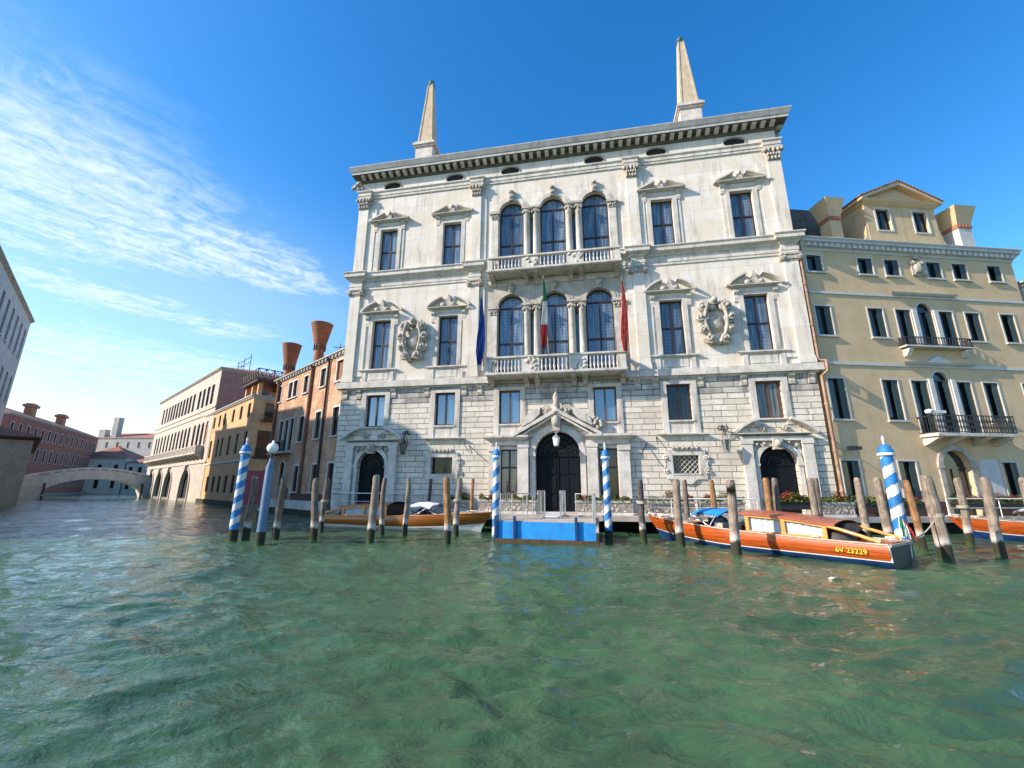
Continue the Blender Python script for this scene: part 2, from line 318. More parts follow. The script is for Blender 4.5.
def water_mat():
    m, nt, b = new_mat('canal_water')
    tc = nt.nodes.new('ShaderNodeTexCoord'); v = tc.outputs['Object']
    n0 = noise_(nt, v, 0.22, 4, 0.55, 0.6)
    c = mixc(nt, smooth(nt, n0, 0.3, 0.7), (0.031, 0.074, 0.036), (0.048, 0.108, 0.051))
    nt.links.new(c, b.inputs['Base Color'])
    b.inputs['Roughness'].default_value = 0.025; b.inputs['IOR'].default_value = 1.333
    mp = N(nt, 'ShaderNodeMapping'); mp.inputs['Rotation'].default_value = (0, 0, R(18)); mp.inputs['Scale'].default_value = (0.55, 1.0, 1); nt.links.new(v, mp.inputs[0])
    n1 = noise_(nt, mp.outputs[0], 3.2, 5, 0.55, 0.5)
    n2 = noise_(nt, mp.outputs[0], 13.0, 4, 0.6, 0.4)
    n3 = noise_(nt, mp.outputs[0], 0.9, 3, 0.5, 0.3)
    p0 = bump_(nt, b, n3, 0.7, 0.24)
    p = bump_(nt, b, n1, 0.9, 0.09, p0)
    bump_(nt, b, n2, 0.7, 0.025, p)
water_mat()

# ------------------------------------------------------------------ mesh builder
class MB:
    def __init__(s): s.v = []; s.f = []; s.sm = []; s.cuts = []
    def cut(s):
        if s.f and (not s.cuts or s.cuts[-1][1] != len(s.f)): s.cuts.append((len(s.v), len(s.f)))
        return s
    def pieces(s):
        out = []; a = (0, 0)
        for b in s.cuts + [(len(s.v), len(s.f))]:
            if b[1] > a[1]:
                q = MB(); q.v = s.v[a[0]:b[0]]; q.f = [tuple(i-a[0] for i in f) for f in s.f[a[1]:b[1]]]; q.sm = s.sm[a[1]:b[1]]; out.append(q)
            a = b
        return out
    def add(s, vs, fs, smooth=False):
        o = len(s.v); s.v += [tuple(map(float, p)) for p in vs]
        for f in fs: s.f.append(tuple(i+o for i in f)); s.sm.append(smooth)
        return s
    def box(s, x0, x1, y0, y1, z0, z1):
        return s.add([(x0,y0,z0),(x1,y0,z0),(x1,y1,z0),(x0,y1,z0),(x0,y0,z1),(x1,y0,z1),(x1,y1,z1),(x0,y1,z1)],
              [(0,3,2,1),(4,5,6,7),(0,1,5,4),(1,2,6,5),(2,3,7,6),(3,0,4,7)])
    def quad(s, *p): return s.add(p, [tuple(range(len(p)))])
    def prismY(s, pts, y0, y1):     # polygon in x,z extruded along y
        n = len(pts); v = [(x, y0, z) for x, z in pts] + [(x, y1, z) for x, z in pts]
        return s.add(v, [tuple(range(n)), tuple(range(2*n-1, n-1, -1))] + [(i, i+n, (i+1) % n + n, (i+1) % n) for i in range(n)])
    def prismX(s, pts, x0, x1):     # polygon in y,z extruded along x
        n = len(pts); v = [(x0, y, z) for y, z in pts] + [(x1, y, z) for y, z in pts]
        return s.add(v, [tuple(range(n-1, -1, -1)), tuple(range(n, 2*n))] + [(i, (i+1) % n, (i+1) % n + n, i+n) for i in range(n)])
    def prismZ(s, pts, z0, z1):
        n = len(pts); v = [(x, y, z0) for x, y in pts] + [(x, y, z1) for x, y in pts]
        return s.add(v, [tuple(range(n-1, -1, -1)), tuple(range(n, 2*n))] + [(i, (i+1) % n, (i+1) % n + n, i+n) for i in range(n)])
    def prof(s, pts, x0, x1, y=0.0, ret=0.6):   # (projection, z) moulding along x with mitred returns
        n = len(pts); v = []
        for a, b in ((x0, y+ret), (x0, y), (x1, y), (x1, y+ret)):
            for p, z in pts:
                if (a, b) == (x0, y): v.append((x0-p, y-p, z))
                elif (a, b) == (x1, y): v.append((x1+p, y-p, z))
                elif a == x0: v.append((x0-p, y+ret, z))
                else: v.append((x1+p, y+ret, z))
        fs = []
        for k in range(3):
            for i in range(n-1): fs.append((k*n+i, (k+1)*n+i, (k+1)*n+i+1, k*n+i+1))
        s.add(v, fs)
        # lids
        t = n-1
        s.quad(v[n+t], v[2*n+t], v[3*n+t], v[t]); s.quad(v[0], v[3*n], v[2*n], v[n])
        return s
    def lathe(s, prof, cx=0, cy=0, n=12, z0=0, sx=1, sy=1, a0=0.0, smooth=True):
        v = []
        for r, z in prof:
            for k in range(n):
                a = a0 + 2*PI*k/n; v.append((cx+sx*r*math.cos(a), cy+sy*r*math.sin(a), z0+z))
        m = len(prof); fs = []
        for i in range(m-1):
            for k in range(n): fs.append((i*n+k, i*n+(k+1) % n, (i+1)*n+(k+1) % n, (i+1)*n+k))
        s.add(v, fs, smooth); s.add(v[:n], [tuple(range(n-1, -1, -1))]); s.add(v[-n:], [tuple(range(n))])
        return s
    def tube(s, pts, r, n=6, smooth=True, caps=True):
        P = [Vector(p) for p in pts]; rs = r if isinstance(r, (list, tuple)) else [r]*len(P)
        v = []; prev = None
        for i, p in enumerate(P):
            d = (P[min(i+1, len(P)-1)] - P[max(i-1, 0)]).normalized()
            a = Vector((0, 0, 1)) if abs(d.z) < 0.9 else Vector((1, 0, 0))
            if prev is not None: x = (prev - d*prev.dot(d)).normalized()
            else: x = d.cross(a).normalized()
            prev = x; y = d.cross(x)
            for k in range(n):
                t = 2*PI*k/n; v.append(p + (x*math.cos(t) + y*math.sin(t))*rs[i])
        m = len(P)
        s.add(v, [(i*n+k, i*n+(k+1) % n, (i+1)*n+(k+1) % n, (i+1)*n+k) for i in range(m-1) for k in range(n)], smooth)
        if caps: s.add(v[:n], [tuple(range(n-1, -1, -1))]); s.add(v[-n:], [tuple(range(n))])
        return s
    def ball(s, c, r, n=10, m=7, sq=(1, 1, 1), jit=0.0):
        v = []; fs = []
        for i in range(m+1):
            ph = PI*i/m
            for k in range(n):
                t = 2*PI*k/n; j = 1 + random.uniform(-jit, jit)
                v.append((c[0]+r*sq[0]*j*math.sin(ph)*math.cos(t), c[1]+r*sq[1]*j*math.sin(ph)*math.sin(t), c[2]-r*sq[2]*j*math.cos(ph)))
        for i in range(m):
            for k in range(n): fs.append((i*n+k, i*n+(k+1) % n, (i+1)*n+(k+1) % n, (i+1)*n+k))
        return s.add(v, fs, True)
    def arch(s, cx, zs, r0, r1, y0, y1, a0=0, a1=180, n=14):    # ring sector in x,z
        for k in range(n):
            t0, t1 = R(a0+(a1-a0)*k/n), R(a0+(a1-a0)*(k+1)/n)
            p = [(cx+r*math.cos(t), zs+r*math.sin(t)) for r, t in ((r0, t0), (r1, t0), (r1, t1), (r0, t1))]
            v = [(x, y0, z) for x, z in p] + [(x, y1, z) for x, z in p]
            fs = [(0,1,2,3), (1,5,6,2), (4,0,3,7)]
            if k == 0: fs.append((0,4,5,1))
            if k == n-1: fs.append((2,6,7,3))
            s.add(v, fs)
        return s
    def wall(s, x0, x1, z0, z1, holes, y=0.0, depth=0.35, ms=16):
        # holes: (xa, xb, za, zb, arched)  zb is the springing when arched
        H = []
        for h in holes:
            xa, xb, za, zb = h[:4]; ar = len(h) > 4 and h[4]
            H.append((xa, xb, za, zb + ((xb-xa)/2 if ar else 0), ar, zb))
        xs = sorted({x0, x1, *[h[0] for h in H], *[h[1] for h in H]}); zs = sorted({z0, z1, *[h[2] for h in H], *[h[3] for h in H]})
        xs = [x for x in xs if x0-1e-6 <= x <= x1+1e-6]; zs = [z for z in zs if z0-1e-6 <= z <= z1+1e-6]
        for i in range(len(xs)-1):
            for j in range(len(zs)-1):
                cx, cz = (xs[i]+xs[i+1])/2, (zs[j]+zs[j+1])/2
                if any(h[0] < cx < h[1] and h[2] < cz < h[3] for h in H): continue
                s.quad((xs[i],y,zs[j]), (xs[i+1],y,zs[j]), (xs[i+1],y,zs[j+1]), (xs[i],y,zs[j+1]))
        for xa, xb, za, zt, ar, zb in H:
            d = y+depth
            s.quad((xa,y,za),(xa,y,zb),(xa,d,zb),(xa,d,za)); s.quad((xb,y,za),(xb,d,za),(xb,d,zb),(xb,y,zb))
            if za > z0+1e-6: s.quad((xa,y,za),(xa,d,za),(xb,d,za),(xb,y,za))
            if not ar and zt < z1-1e-6: s.quad((xa,y,zb),(xb,y,zb),(xb,d,zb),(xa,d,zb))
            if ar:
                c, r = (xa+xb)/2, (xb-xa)/2
                P = [(c-r*math.cos(PI*k/ms), zb+r*math.sin(PI*k/ms)) for k in range(ms+1)]
                for k in range(ms):
                    a, b = P[k], P[k+1]
                    s.quad((a[0],y,a[1]),(b[0],y,b[1]),(b[0],y,zt),(a[0],y,zt))
                    s.quad((a[0],y,a[1]),(a[0],d,a[1]),(b[0],d,b[1]),(b[0],y,b[1]))
        return s
    def build(s, name, mat, parent=None, loc=None):
        me = bpy.data.meshes.new(name); me.from_pydata(s.v, [], s.f); me.update()
        if any(s.sm): me.polygons.foreach_set('use_smooth', s.sm)
        me.materials.append(MATS[mat] if isinstance(mat, str) else mat)
        o = bpy.data.objects.new(name, me); COL.objects.link(o)
        if parent is not None: o.parent = parent
        if loc is not None: o.location = loc
        return o
def scroll(m, cx, cz, r, y, sgn=1, turns=1.6, a0=0.0, th=0.09, n=22):
    pts = []; rad = []
    for k in range(n+1):
        f = k/n; a = a0+sgn*f*turns*2*PI; rr = r*(1-0.78*f)
        pts.append((cx+rr*math.cos(a), y-0.10*f, cz+rr*math.sin(a))); rad.append(th*(1.1-0.35*f))
    m.tube(pts, rad, 7); m.ball(pts[-1], th*1.25, 8, 6)
def tag(o, label=None, cat=None, group=None, kind=None):
    if label: o['label'] = label
    if cat: o['category'] = cat
    if group: o['group'] = group
    if kind: o['kind'] = kind
    return o
def thing(name, label, cat, loc=(0, 0, 0), rz=0.0, group=None):
    o = bpy.data.objects.new(name, None); COL.objects.link(o); o.location = loc; o.rotation_euler = (0, 0, rz)
    o.empty_display_size = 0.3
    return tag(o, label, cat, group)
def kids(o): return [c for c in COL.objects if c.parent == o]
def copy_tree(o, parent=None, loc=None):
    c = o.copy(); COL.objects.link(c)
    if parent is not None: c.parent = parent
    if loc is not None: c.location = loc
    for ch in KIDS.get(o.name, []):
        k = copy_tree(ch, c); KIDS.setdefault(c.name, []).append(k)
    return c
KIDS = {}
def part(mb, name, mat, parent, loc=None):
    if mb.cuts:
        os_ = [part(q, name, mat, parent, loc) for q in mb.pieces()]
        return os_[0]
    o = mb.build(name, mat, parent, loc); KIDS.setdefault(parent.name, []).append(o); return o
def dup_part(src, parent, loc):
    c = copy_tree(src, parent, loc); KIDS.setdefault(parent.name, []).append(c); return c
def structure(mb, name, mat): return tag(mb.build(name, mat), kind='structure')

# ------------------------------------------------------------------ water and land
def make_water():
    rng = np.random.default_rng(4)
    nr, na = 680, 900
    r = 0.6*np.exp(np.linspace(0, math.log(900/0.6), nr))
    # fine spacing where the camera looks, coarser behind it
    base = np.linspace(0, 2*PI, na, endpoint=False)
    c = yaw*-1 + PI/2
    ang = base + 0.0
    ang = c + (ang-PI) + 0.62*np.sin(ang-PI)*-1.0
    A, Rr = np.meshgrid(ang, r)
    X = CAM[0] + Rr*np.cos(A); Y = CAM[1] + Rr*np.sin(A)
    dr = Rr*0.0108
    Z = np.zeros_like(X)
    wx = X + 0.35*np.sin(0.55*Y+1.0) + 0.2*np.sin(0.9*X-0.6*Y); wy = Y + 0.35*np.sin(0.5*X+0.4*Y) + 0.15*np.sin(1.3*X+0.3)
    for i in range(110):
        lam = 0.26*(4.6/0.26)**rng.random()
        th = rng.normal(R(112), R(24)) if i % 4 else rng.random()*2*PI
        k = 2*PI/lam; ph = rng.random()*2*PI
        amp = 0.0046*lam**0.30*(1.0 if lam < 1.6 else 0.75)
        fade = np.clip((lam/np.maximum(dr, 1e-3)-2.2)/2.5, 0, 1)
        s = np.sin(k*(wx*math.cos(th)+wy*math.sin(th))+ph)
        Z += amp*fade*(s + 0.38*(s*s-0.5))
    Z = Z*1.0
    V = np.stack([X, Y, Z], -1).reshape(-1, 3)
    V = np.vstack([V, [[CAM[0], CAM[1], 0]]])
    i = np.arange(nr-1)[:, None]; j = np.arange(na)[None, :]; jn = (j+1) % na
    F = np.stack([i*na+j, i*na+jn, (i+1)*na+jn, (i+1)*na+j], -1)[..., ::-1].reshape(-1, 4)
    me = bpy.data.meshes.new('water')
    nq = len(F); tri = np.array([[len(V)-1, (k+1) % na, k] for k in range(na)])
    me.vertices.add(len(V)); me.vertices.foreach_set('co', V.ravel())
    me.loops.add(nq*4+na*3); me.loops.foreach_set('vertex_index', np.concatenate([F.ravel(), tri[:, ::-1].ravel()]))
    me.polygons.add(nq+na)
    me.polygons.foreach_set('loop_start', np.concatenate([np.arange(nq)*4, nq*4+np.arange(na)*3]))
    me.polygons.foreach_set('loop_total', np.concatenate([np.full(nq, 4), np.full(na, 3)]))
    me.update(calc_edges=True); me.validate()
    me.polygons.foreach_set('use_smooth', [True]*len(me.polygons))
    me.materials.append(MATS['canal_water'])
    o = bpy.data.objects.new('water', me); COL.objects.link(o); tag(o, kind='structure')
    n = me.polygons[1000].normal
    if n.z < 0: me.flip_normals()
make_water()

quay_pts = [(-14.6, -0.6), (-4.4, -0.6), (-4.4, -3.3), (4.2, -3.15), (13.9, -1.45), (33, 4.0), (33, 30), (-14.6, 30)]
m = MB()
top = [(-14.6, -0.6), (-4.4, -0.6), (-4.4, -3.3), (4.2, -3.15), (13.9, -1.45), (33, 4.0), (33, 6.5), (14.0, 0.9), (-14.6, 0.9)]
m.prismZ(top, 0.56, 0.8)
structure(m, 'quay', 'quay_stone')
m = MB(); m.prismZ([(-14.6, -0.2), (-4.4, -0.2), (13.9, -0.2), (33, 5.0), (33, 6.5), (14.0, 0.9), (-14.6, 0.9)], -1.5, 0.55)
structure(m, 'quay_wall', 'algae')

# ------------------------------------------------------------------ window kit
def window_part(parent, x, y, z0, z1, hw, frame='dark_wood', pane='leaded_glass', arched=False, cross=0.42, fr=0.07, mull=True, fan=False, name='window'):
    """frame mesh (child: pane); z1 is the springing when arched"""
    m = MB(); H = z1-z0
    for s in (-1, 1): m.box(min(s*hw, s*(hw-fr)), max(s*hw, s*(hw-fr)), 0, 0.08, 0, H)
    m.box(-hw+fr, hw-fr, 0, 0.08, 0, fr)
    if not arched: m.box(-hw+fr, hw-fr, 0, 0.08, H-fr, H)
    else:
        m.arch(0, H, hw-fr, hw, 0, 0.08); m.box(-hw+fr, hw-fr, -0.004, 0.076, H-0.06, H+0.06)
    if mull: m.box(-0.05, 0.05, -0.008, 0.07, fr, H-(fr if not arched else 0.06))
    if cross: m.box(-hw+fr, hw-fr, -0.012, 0.066, H*cross-0.05, H*cross+0.05)
    o = part(m, name, frame, parent, (x, y, z0))
    g = MB()
    if arched: 
        pts = [(-hw+0.01, 0.01), (hw-0.01, 0.01)] + [((hw-0.01)*math.cos(PI*k/14), H+(hw-0.01)*math.sin(PI*k/14)) for k in range(15)]
    else: pts = [(-hw+0.01, 0.01), (hw-0.01, 0.01), (hw-0.01, H-0.01), (-hw+0.01, H-0.01)]
    g.prismY(pts, 0.05, 0.062)
    part(g, 'pane', pane, o, (0, 0, 0))
    return o
def tri_pediment(m, hw, z, h, p, gap=0.0, th=0.12):
    m.prof([(0, z), (0.04, z), (p*0.6, z+th*0.6), (p, z+th*0.7), (p, z+th), (0, z+th)], -hw+p, hw-p, 0, 0.0)
    # raking mouldings
    for s in (-1, 1):
        a = (s*hw, z+th); b = (s*gap, z+th+h*(1-gap/hw))
        dx, dz = b[0]-a[0], b[1]-a[1]; L = math.hypot(dx, dz); nx, nz = -dz/L*th, dx/L*th
        if nz < 0: nx, nz = -nx, -nz
        m.prismY([a, b, (b[0]+nx*0.3, b[1]+nz), (a[0]+nx, a[1]+nz)] if s < 0 else [b, a, (a[0]+nx, a[1]+nz), (b[0]+nx*0.3, b[1]+nz)], -p, 0.0)
def seg_pediment(m, hw, z, h, p, gap, th=0.12):
    m.prof([(0, z), (0.04, z), (p*0.6, z+th*0.6), (p, z+th*0.7), (p, z+th), (0, z+th)], -hw+p, hw-p, 0, 0.0)
    Rr = (hw*hw+h*h)/(2*h); cz = z+th+h-Rr; a = math.asin(hw/Rr); g = math.asin(gap/Rr)
    for s in (-1, 1):
        n = 7
        for k in range(n):
            t0 = g+(a-g)*k/n; t1 = g+(a-g)*(k+1)/n
            q = [(s*(Rr+d)*math.sin(t), cz+(Rr+d)*math.cos(t)) for d, t in ((0, t0), (th, t0), (th, t1), (0, t1))]
            if s > 0: q = q[::-1]
            m.prismY(q, -p, 0.0)

# ------------------------------------------------------------------ the white palazzo
pal = thing('palazzo', 'large white stone palazzo with three arched windows on two storeys and two roof obelisks', 'palazzo', (0, 0, 0))
T = [-11.73, -7.0, 7.0, 11.73]
# ground storey wall with openings
holes = [(x-0.65, x+0.65, 5.86, 7.95) for x in T] + [(x-0.67, x+0.67, 5.86, 7.95) for x in (-2.86, 2.86)]
holes += [(-12.62, -10.74, 0.8, 3.42, True), (10.74, 12.62, 0.8, 3.42, True), (-1.3, 1.3, 0.8, 4.05, True)]
holes += [(-3.40, -2.36, 1.55, 4.33), (2.36, 3.40, 1.55, 4.33), (-7.73, -6.36, 2.9, 3.9), (6.36, 7.73, 2.9, 3.9)]
m = MB(); m.wall(-14.25, 14.25, 0.8, 7.3, [h for h in holes], 0, 0.35)
# cut at 7.3: the openings that cross it are closed by clipping the list
m = MB()
low = [(a, b, c, min(d, 7.3), *e) for a, b, c, d, *e in holes]; m.wall(-14.25, 14.25, 0.8, 7.3, low, 0, 0.35)
# drop the false lintels at the clip line is not needed: they lie inside the opening depth
part(m, 'ground_floor_wall', 'rusticated_stone', pal)
m = MB(); hi = [(a, b, 7.3, d) for a, b, c, d, *e in holes if d > 7.3]; m.wall(-14.25, 14.25, 7.3, 8.45, hi, 0, 0.35)
part(m, 'weathered_wall', 'sooty_rusticated_stone', pal)
# body behind: tapering to the back
m = MB()
BX = [(-14.25, 0), (14.25, 0), (14.25, 20), (-3.0, 20), (-3.4, 17.2)]
for (a, b) in ((1, 2), (2, 3), (3, 4), (4, 0)):
    pa, pb = BX[a], BX[b]; m.quad((pa[0], pa[1], 0.0), (pb[0], pb[1], 0.0), (pb[0], pb[1], 25.0), (pa[0], pa[1], 25.0))
m.quad(*[(x, y, 24.9) for x, y in BX])
part(m, 'side_walls', 'white_plaster', pal)
m = MB(); e = [(-14.3, -0.3), (14.3, -0.3), (14.3, 20), (-3.0, 20)]
for i in range(4):
    a, b = e[i], e[(i+1) % 4]; m.quad((a[0], a[1], 25.3), (b[0], b[1], 25.3), (3.5, 10, 27.0))
part(m, 'roof', 'roof_tiles', pal)
# plinth
m = MB()
for a, b in ((-14.3, -13.45), (-9.95, -4.15), (4.15, 9.95), (13.45, 14.3)): m.cut().prof([(0.0, 0.8), (0.12, 0.8), (0.12, 1.25), (0.05, 1.33), (0, 1.33)], a, b, 0, 0)
part(m, 'plinth', 'istrian_stone', pal)
# base band between ground and main floor
m = MB()
for a, b in ((-14.25, -4.35), (4.35, 14.25)):
    m.cut().prof([(0, 8.30), (0.10, 8.32), (0.12, 8.40), (0.30, 8.42), (0.30, 8.82), (0.0, 8.86)], a+0.0, b, 0, 0.2)
part(m, 'base_band', 'istrian_stone', pal)
# consoles under the band
m = MB()
cons = []
for x in T: cons += [x-1.22, x+1.22]
cons += [-13.95, 13.95, -4.75, 4.75]
for x in cons:
    m.cut().prismX([(0, 7.72), (-0.06, 7.75), (-0.09, 7.9), (-0.06, 8.05), (-0.18, 8.22), (-0.18, 8.30), (0, 8.30)], x-0.16, x+0.16)
part(m, 'console', 'carved_stone', pal)
# main and upper floor walls
cx3 = (-2.81, 0, 2.81)
mh = [(x-0.66, x+0.66, 9.71, 13.18) for x in T] + [(x-0.85, x+0.85, 8.8, 13.5, True) for x in cx3] + [(s-0.11, s+0.11, 8.8, 12.95) for s in (-1.405, 1.405)]
th_ = [(x-0.66, x+0.66, 16.8, 20.19) for x in T] + [(x-0.85, x+0.85, 15.7, 20.52, True) for x in cx3] + [(s-0.11, s+0.11, 15.7, 20.0) for s in (-1.405, 1.405)]
ov = [-11.8, -6.97, -2.9, 2.9, 6.97, 11.8]
m = MB()
ctr_m = [h for h in mh if abs((h[0]+h[1])/2) < 4.4]; ctr_t = [h for h in th_ if abs((h[0]+h[1])/2) < 4.4]; side = [h for h in mh+th_ if abs((h[0]+h[1])/2) > 4.4]
m.wall(-14.25, -4.42, 8.45, 23.5, [h for h in side if h[0] < 0], 0, 0.38); m.cut().wall(4.42, 14.25, 8.45, 23.5, [h for h in side if h[0] > 0], 0, 0.38)
m.cut().wall(-4.42, 4.42, 15.6, 23.5, ctr_t, 0, 0.38)
part(m, 'upper_wall', 'white_plaster', pal)
m = MB(); m.wall(-4.42, 4.42, 8.45, 15.6, ctr_m, 0, 0.38); part(m, 'grey_brown_bay_wall', 'grey_brown_stone', pal)  # middle bay of the main floor in a darker grey-brown stone
m = MB()
# oval frieze: wall ring pieces built as polygons round each oval
xs = [-14.25] + sum([[o-0.9, o+0.9] for o in ov], []) + [14.25]
for i in range(0, len(xs), 2): m.quad((xs[i],0,23.5), (xs[i+1],0,23.5), (xs[i+1],0,24.45), (xs[i],0,24.45))
for o in ov:
    n = 24; P = [(o+0.66*math.cos(2*PI*k/n), 23.84+0.34*math.sin(2*PI*k/n)) for k in range(n)]
    def edge(k):
        a = 2*PI*k/n; c, s = math.cos(a), math.sin(a); t = min(0.9/max(abs(c), 1e-6), 0.46/max(abs(s), 1e-6))
        x = o+t*c; z = 23.84+t*s
        return (x, 24.45 if z > 24.2 else (23.5 if z < 23.5 else z))
    Q = [edge(k) for k in range(n)]
    for k in range(n):
        j = (k+1) % n
        m.quad((P[k][0],0,P[k][1]), (Q[k][0],0,Q[k][1]), (Q[j][0],0,Q[j][1]), (P[j][0],0,P[j][1]))
        m.quad((P[k][0],0,P[k][1]), (P[j][0],0,P[j][1]), (P[j][0],0.1,P[j][1]), (P[k][0],0.1,P[k][1]))
    # corners left open by the elliptical fan
    for sx in (-1, 1):
        for z in (23.5, 24.45):
            zq = 23.46 if z == 23.5 else 24.22
            m.quad((o+sx*0.9,0.002,z), (o+sx*0.9,0.002,23.84), (o+sx*0.73,0.002,23.84), (o+sx*0.62,0.002,z))
part(m, 'frieze', 'white_plaster', pal)
for o in ov:
    g = MB(); n = 24; g.prismY([(0.7*math.cos(2*PI*k/n), 0.37*math.sin(2*PI*k/n)) for k in range(n)], 0, 0.02)
    w = part(g, 'oval_window', 'shadow_void', pal, (o, 0.05, 23.84))
    r = MB()
    for k in range(20):
        t0, t1 = 2*PI*k/20, 2*PI*(k+1)/20
        r.add([( (0.66+d)*math.cos(t), y, (0.34+d)*math.sin(t)) for d, t, y in ((0,t0,-0.11),(0.1,t0,-0.09),(0.1,t1,-0.09),(0,t1,-0.11),(0.1,t0,-0.05),(0.1,t1,-0.05),(0,t0,-0.04),(0,t1,-0.04))], [(0,1,2,3),(1,4,5,2),(0,3,7,6)])
    r.ball((0, -0.1, -0.31), 0.09, 8, 5); r.ball((-0.14, -0.1, -0.34), 0.06, 6, 4); r.ball((0.14, -0.1, -0.34), 0.06, 6, 4)
    part(r, 'oval_surround', 'carved_stone', w)
# pilasters and entablatures
PX = [(-14.22, -13.47, -13.47, -12.87), (-5.58, -4.92, None, None), (4.92, 5.58, None, None), (13.47, 14.22, 12.87, 13.47)]
m = MB()
for z0, z1, ped in ((9.25, 15.05, 8.86), (16.75, 22.0, 16.72)):
    for k, (a, b, c, d) in enumerate(PX):
        m.cut().box(a, b, -0.22, 0, z0, z1)
        m.box(a-0.05, b+0.05, -0.27, 0, ped, z0-0.14); m.box(a-0.03, b+0.03, -0.245, 0, z0-0.14, z0)
        if c is not None:
            m.box(min(c, d), max(c, d), -0.09, 0, z0, z1)
        else:
            m.box(a-0.42, a, -0.09, 0, z0, z1); m.box(b, b+0.36, -0.09, 0, z0, z1)
        for s in ((a+0.12, b-0.12),):
            pass
part(m, 'pilaster', 'white_plaster', pal)
m = MB()   # ionic capitals
for a, b, c, d in PX:
    for (x0, x1, y) in ((a, b, -0.22),):
        m.cut().box(x0-0.02, x1+0.02, y-0.03, 0, 15.05, 15.15); m.box(x0-0.16, x1+0.16, y-0.14, 0, 15.42, 15.53)
        m.box(x0-0.05, x1+0.05, y-0.08, 0, 15.15, 15.42)
        for s, xx in ((-1, x0-0.06), (1, x1+0.06)):
            for (rr, yy) in ((0.17, y-0.12), (0.1, y-0.16), (0.045, y-0.19)):
                n = 12; m.prismY([(xx+rr*math.cos(2*PI*k/n), 15.26+rr*math.sin(2*PI*k/n)) for k in range(n)], yy, 0)
part(m, 'ionic_capital', 'carved_stone', pal)
m = MB()   # corinthian capitals
for a, b, c, d in PX:
    y = -0.22
    m.cut().prismY([(a, 22.0), (b, 22.0), (b+0.02, 22.2), (b+0.12, 22.8), (a-0.12, 22.8), (a-0.02, 22.2)], y-0.02, 0)
    m.box(a-0.02, b+0.02, y-0.05, 0, 22.0, 22.07); m.box(a-0.18, b+0.18, y-0.14, 0, 22.8, 22.93)
    for row, (zz, n, r) in enumerate(((22.14, 4, 0.11), (22.4, 5, 0.11), (22.66, 3, 0.14))):
        for k in range(n): m.ball((a-0.03 + (b-a+0.06)*(k+0.5)/n, y-0.06-0.03*row, zz), r, 7, 5, (0.8, 0.8, 1.25), 0.12)
    for xx in (a-0.1, b+0.1): m.ball((xx, y-0.12, 22.68), 0.14, 7, 5, (1, 1, 1), 0.1)
part(m, 'corinthian_capital', 'carved_stone', pal)
# middle entablature (both wings), broken forward over the pilasters
mid = [(0.02, 15.55), (0.06, 15.55), (0.06, 15.72), (0.09, 15.72), (0.09, 15.92), (0.03, 15.95), (0.03, 16.12), (0.12, 16.18), (0.16, 16.26), (0.34, 16.36), (0.37, 16.40), (0.37, 16.58), (0.44, 16.68), (0.44, 16.74), (0, 16.80)]
m = MB()
for a, b in ((-14.2, -4.42), (4.42, 14.2)):
    m.cut().prof(mid, a, b, 0, 0.3)
    for a, b, c, d in [q for q in PX if q[0]*a > 0]: m.prof([(p+0.003, z+0.001*i) for i, (p, z) in enumerate(mid[:-1])] + [(0, 16.83)], a-0.02, b+0.02, -0.22, 0.22)
part(m, 'middle_cornice', 'istrian_stone', pal)
# top architrave
m = MB(); arc = [(0.02, 22.94), (0.08, 22.94), (0.08, 23.12), (0.12, 23.12), (0.12, 23.32), (0.2, 23.42), (0.2, 23.5), (0, 23.53)]
m.prof(arc, -14.2, 14.2, 0, 0.3)
for a, b, c, d in PX: m.prof([(p+0.003, z+0.001) for p, z in arc[:-1]] + [(0, 23.56)], a-0.02, b+0.02, -0.17, 0.17)
part(m, 'architrave', 'istrian_stone', pal)
# main cornice with modillions
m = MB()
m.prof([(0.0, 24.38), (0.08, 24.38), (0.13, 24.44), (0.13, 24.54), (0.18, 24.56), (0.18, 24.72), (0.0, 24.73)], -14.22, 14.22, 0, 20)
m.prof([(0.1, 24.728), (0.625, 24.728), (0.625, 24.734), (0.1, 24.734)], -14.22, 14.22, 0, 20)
part(m, 'cornice_bed', 'soot_and_shade_stone', pal)
m = MB()
m.prof([(0.15, 24.737), (0.64, 24.735), (0.64, 24.92), (0.68, 24.94), (0.78, 25.15), (0.83, 25.25), (0.83, 25.31), (0, 25.36)], -14.22, 14.22, 0, 20)
part(m, 'cornice', 'grey_stone', pal)
m = MB(); n = 52
for k in range(n):
    x = -14.3 + 28.6*(k+0.5)/n
    m.cut().prismX([(-0.18, 24.50), (-0.30, 24.52), (-0.52, 24.60), (-0.56, 24.66), (-0.56, 24.726), (-0.18, 24.726)], x-0.125, x+0.125)
for s in (-1, 1):
    for k in range(8):
        y = 0.1+k*0.55
        x0, x1 = (14.40, 14.78) if s > 0 else (-14.78, -14.40)
        m.cut().box(x0, x1, y-0.12, y+0.12, 24.52, 24.726)
part(m, 'modillion', 'istrian_stone', pal)
# carved corner figure under left cornice
m = MB()
for q in ((-14.45, -0.2, 24.2, 0.22), (-14.62, -0.3, 23.95, 0.2), (-14.8, -0.3, 23.85, 0.14), (-14.4, -0.25, 23.72, 0.16)): m.ball(q[:3], q[3], 8, 6, (1.1, 1, 1), 0.18)
part(m, 'corner_carving', 'carved_stone', pal)

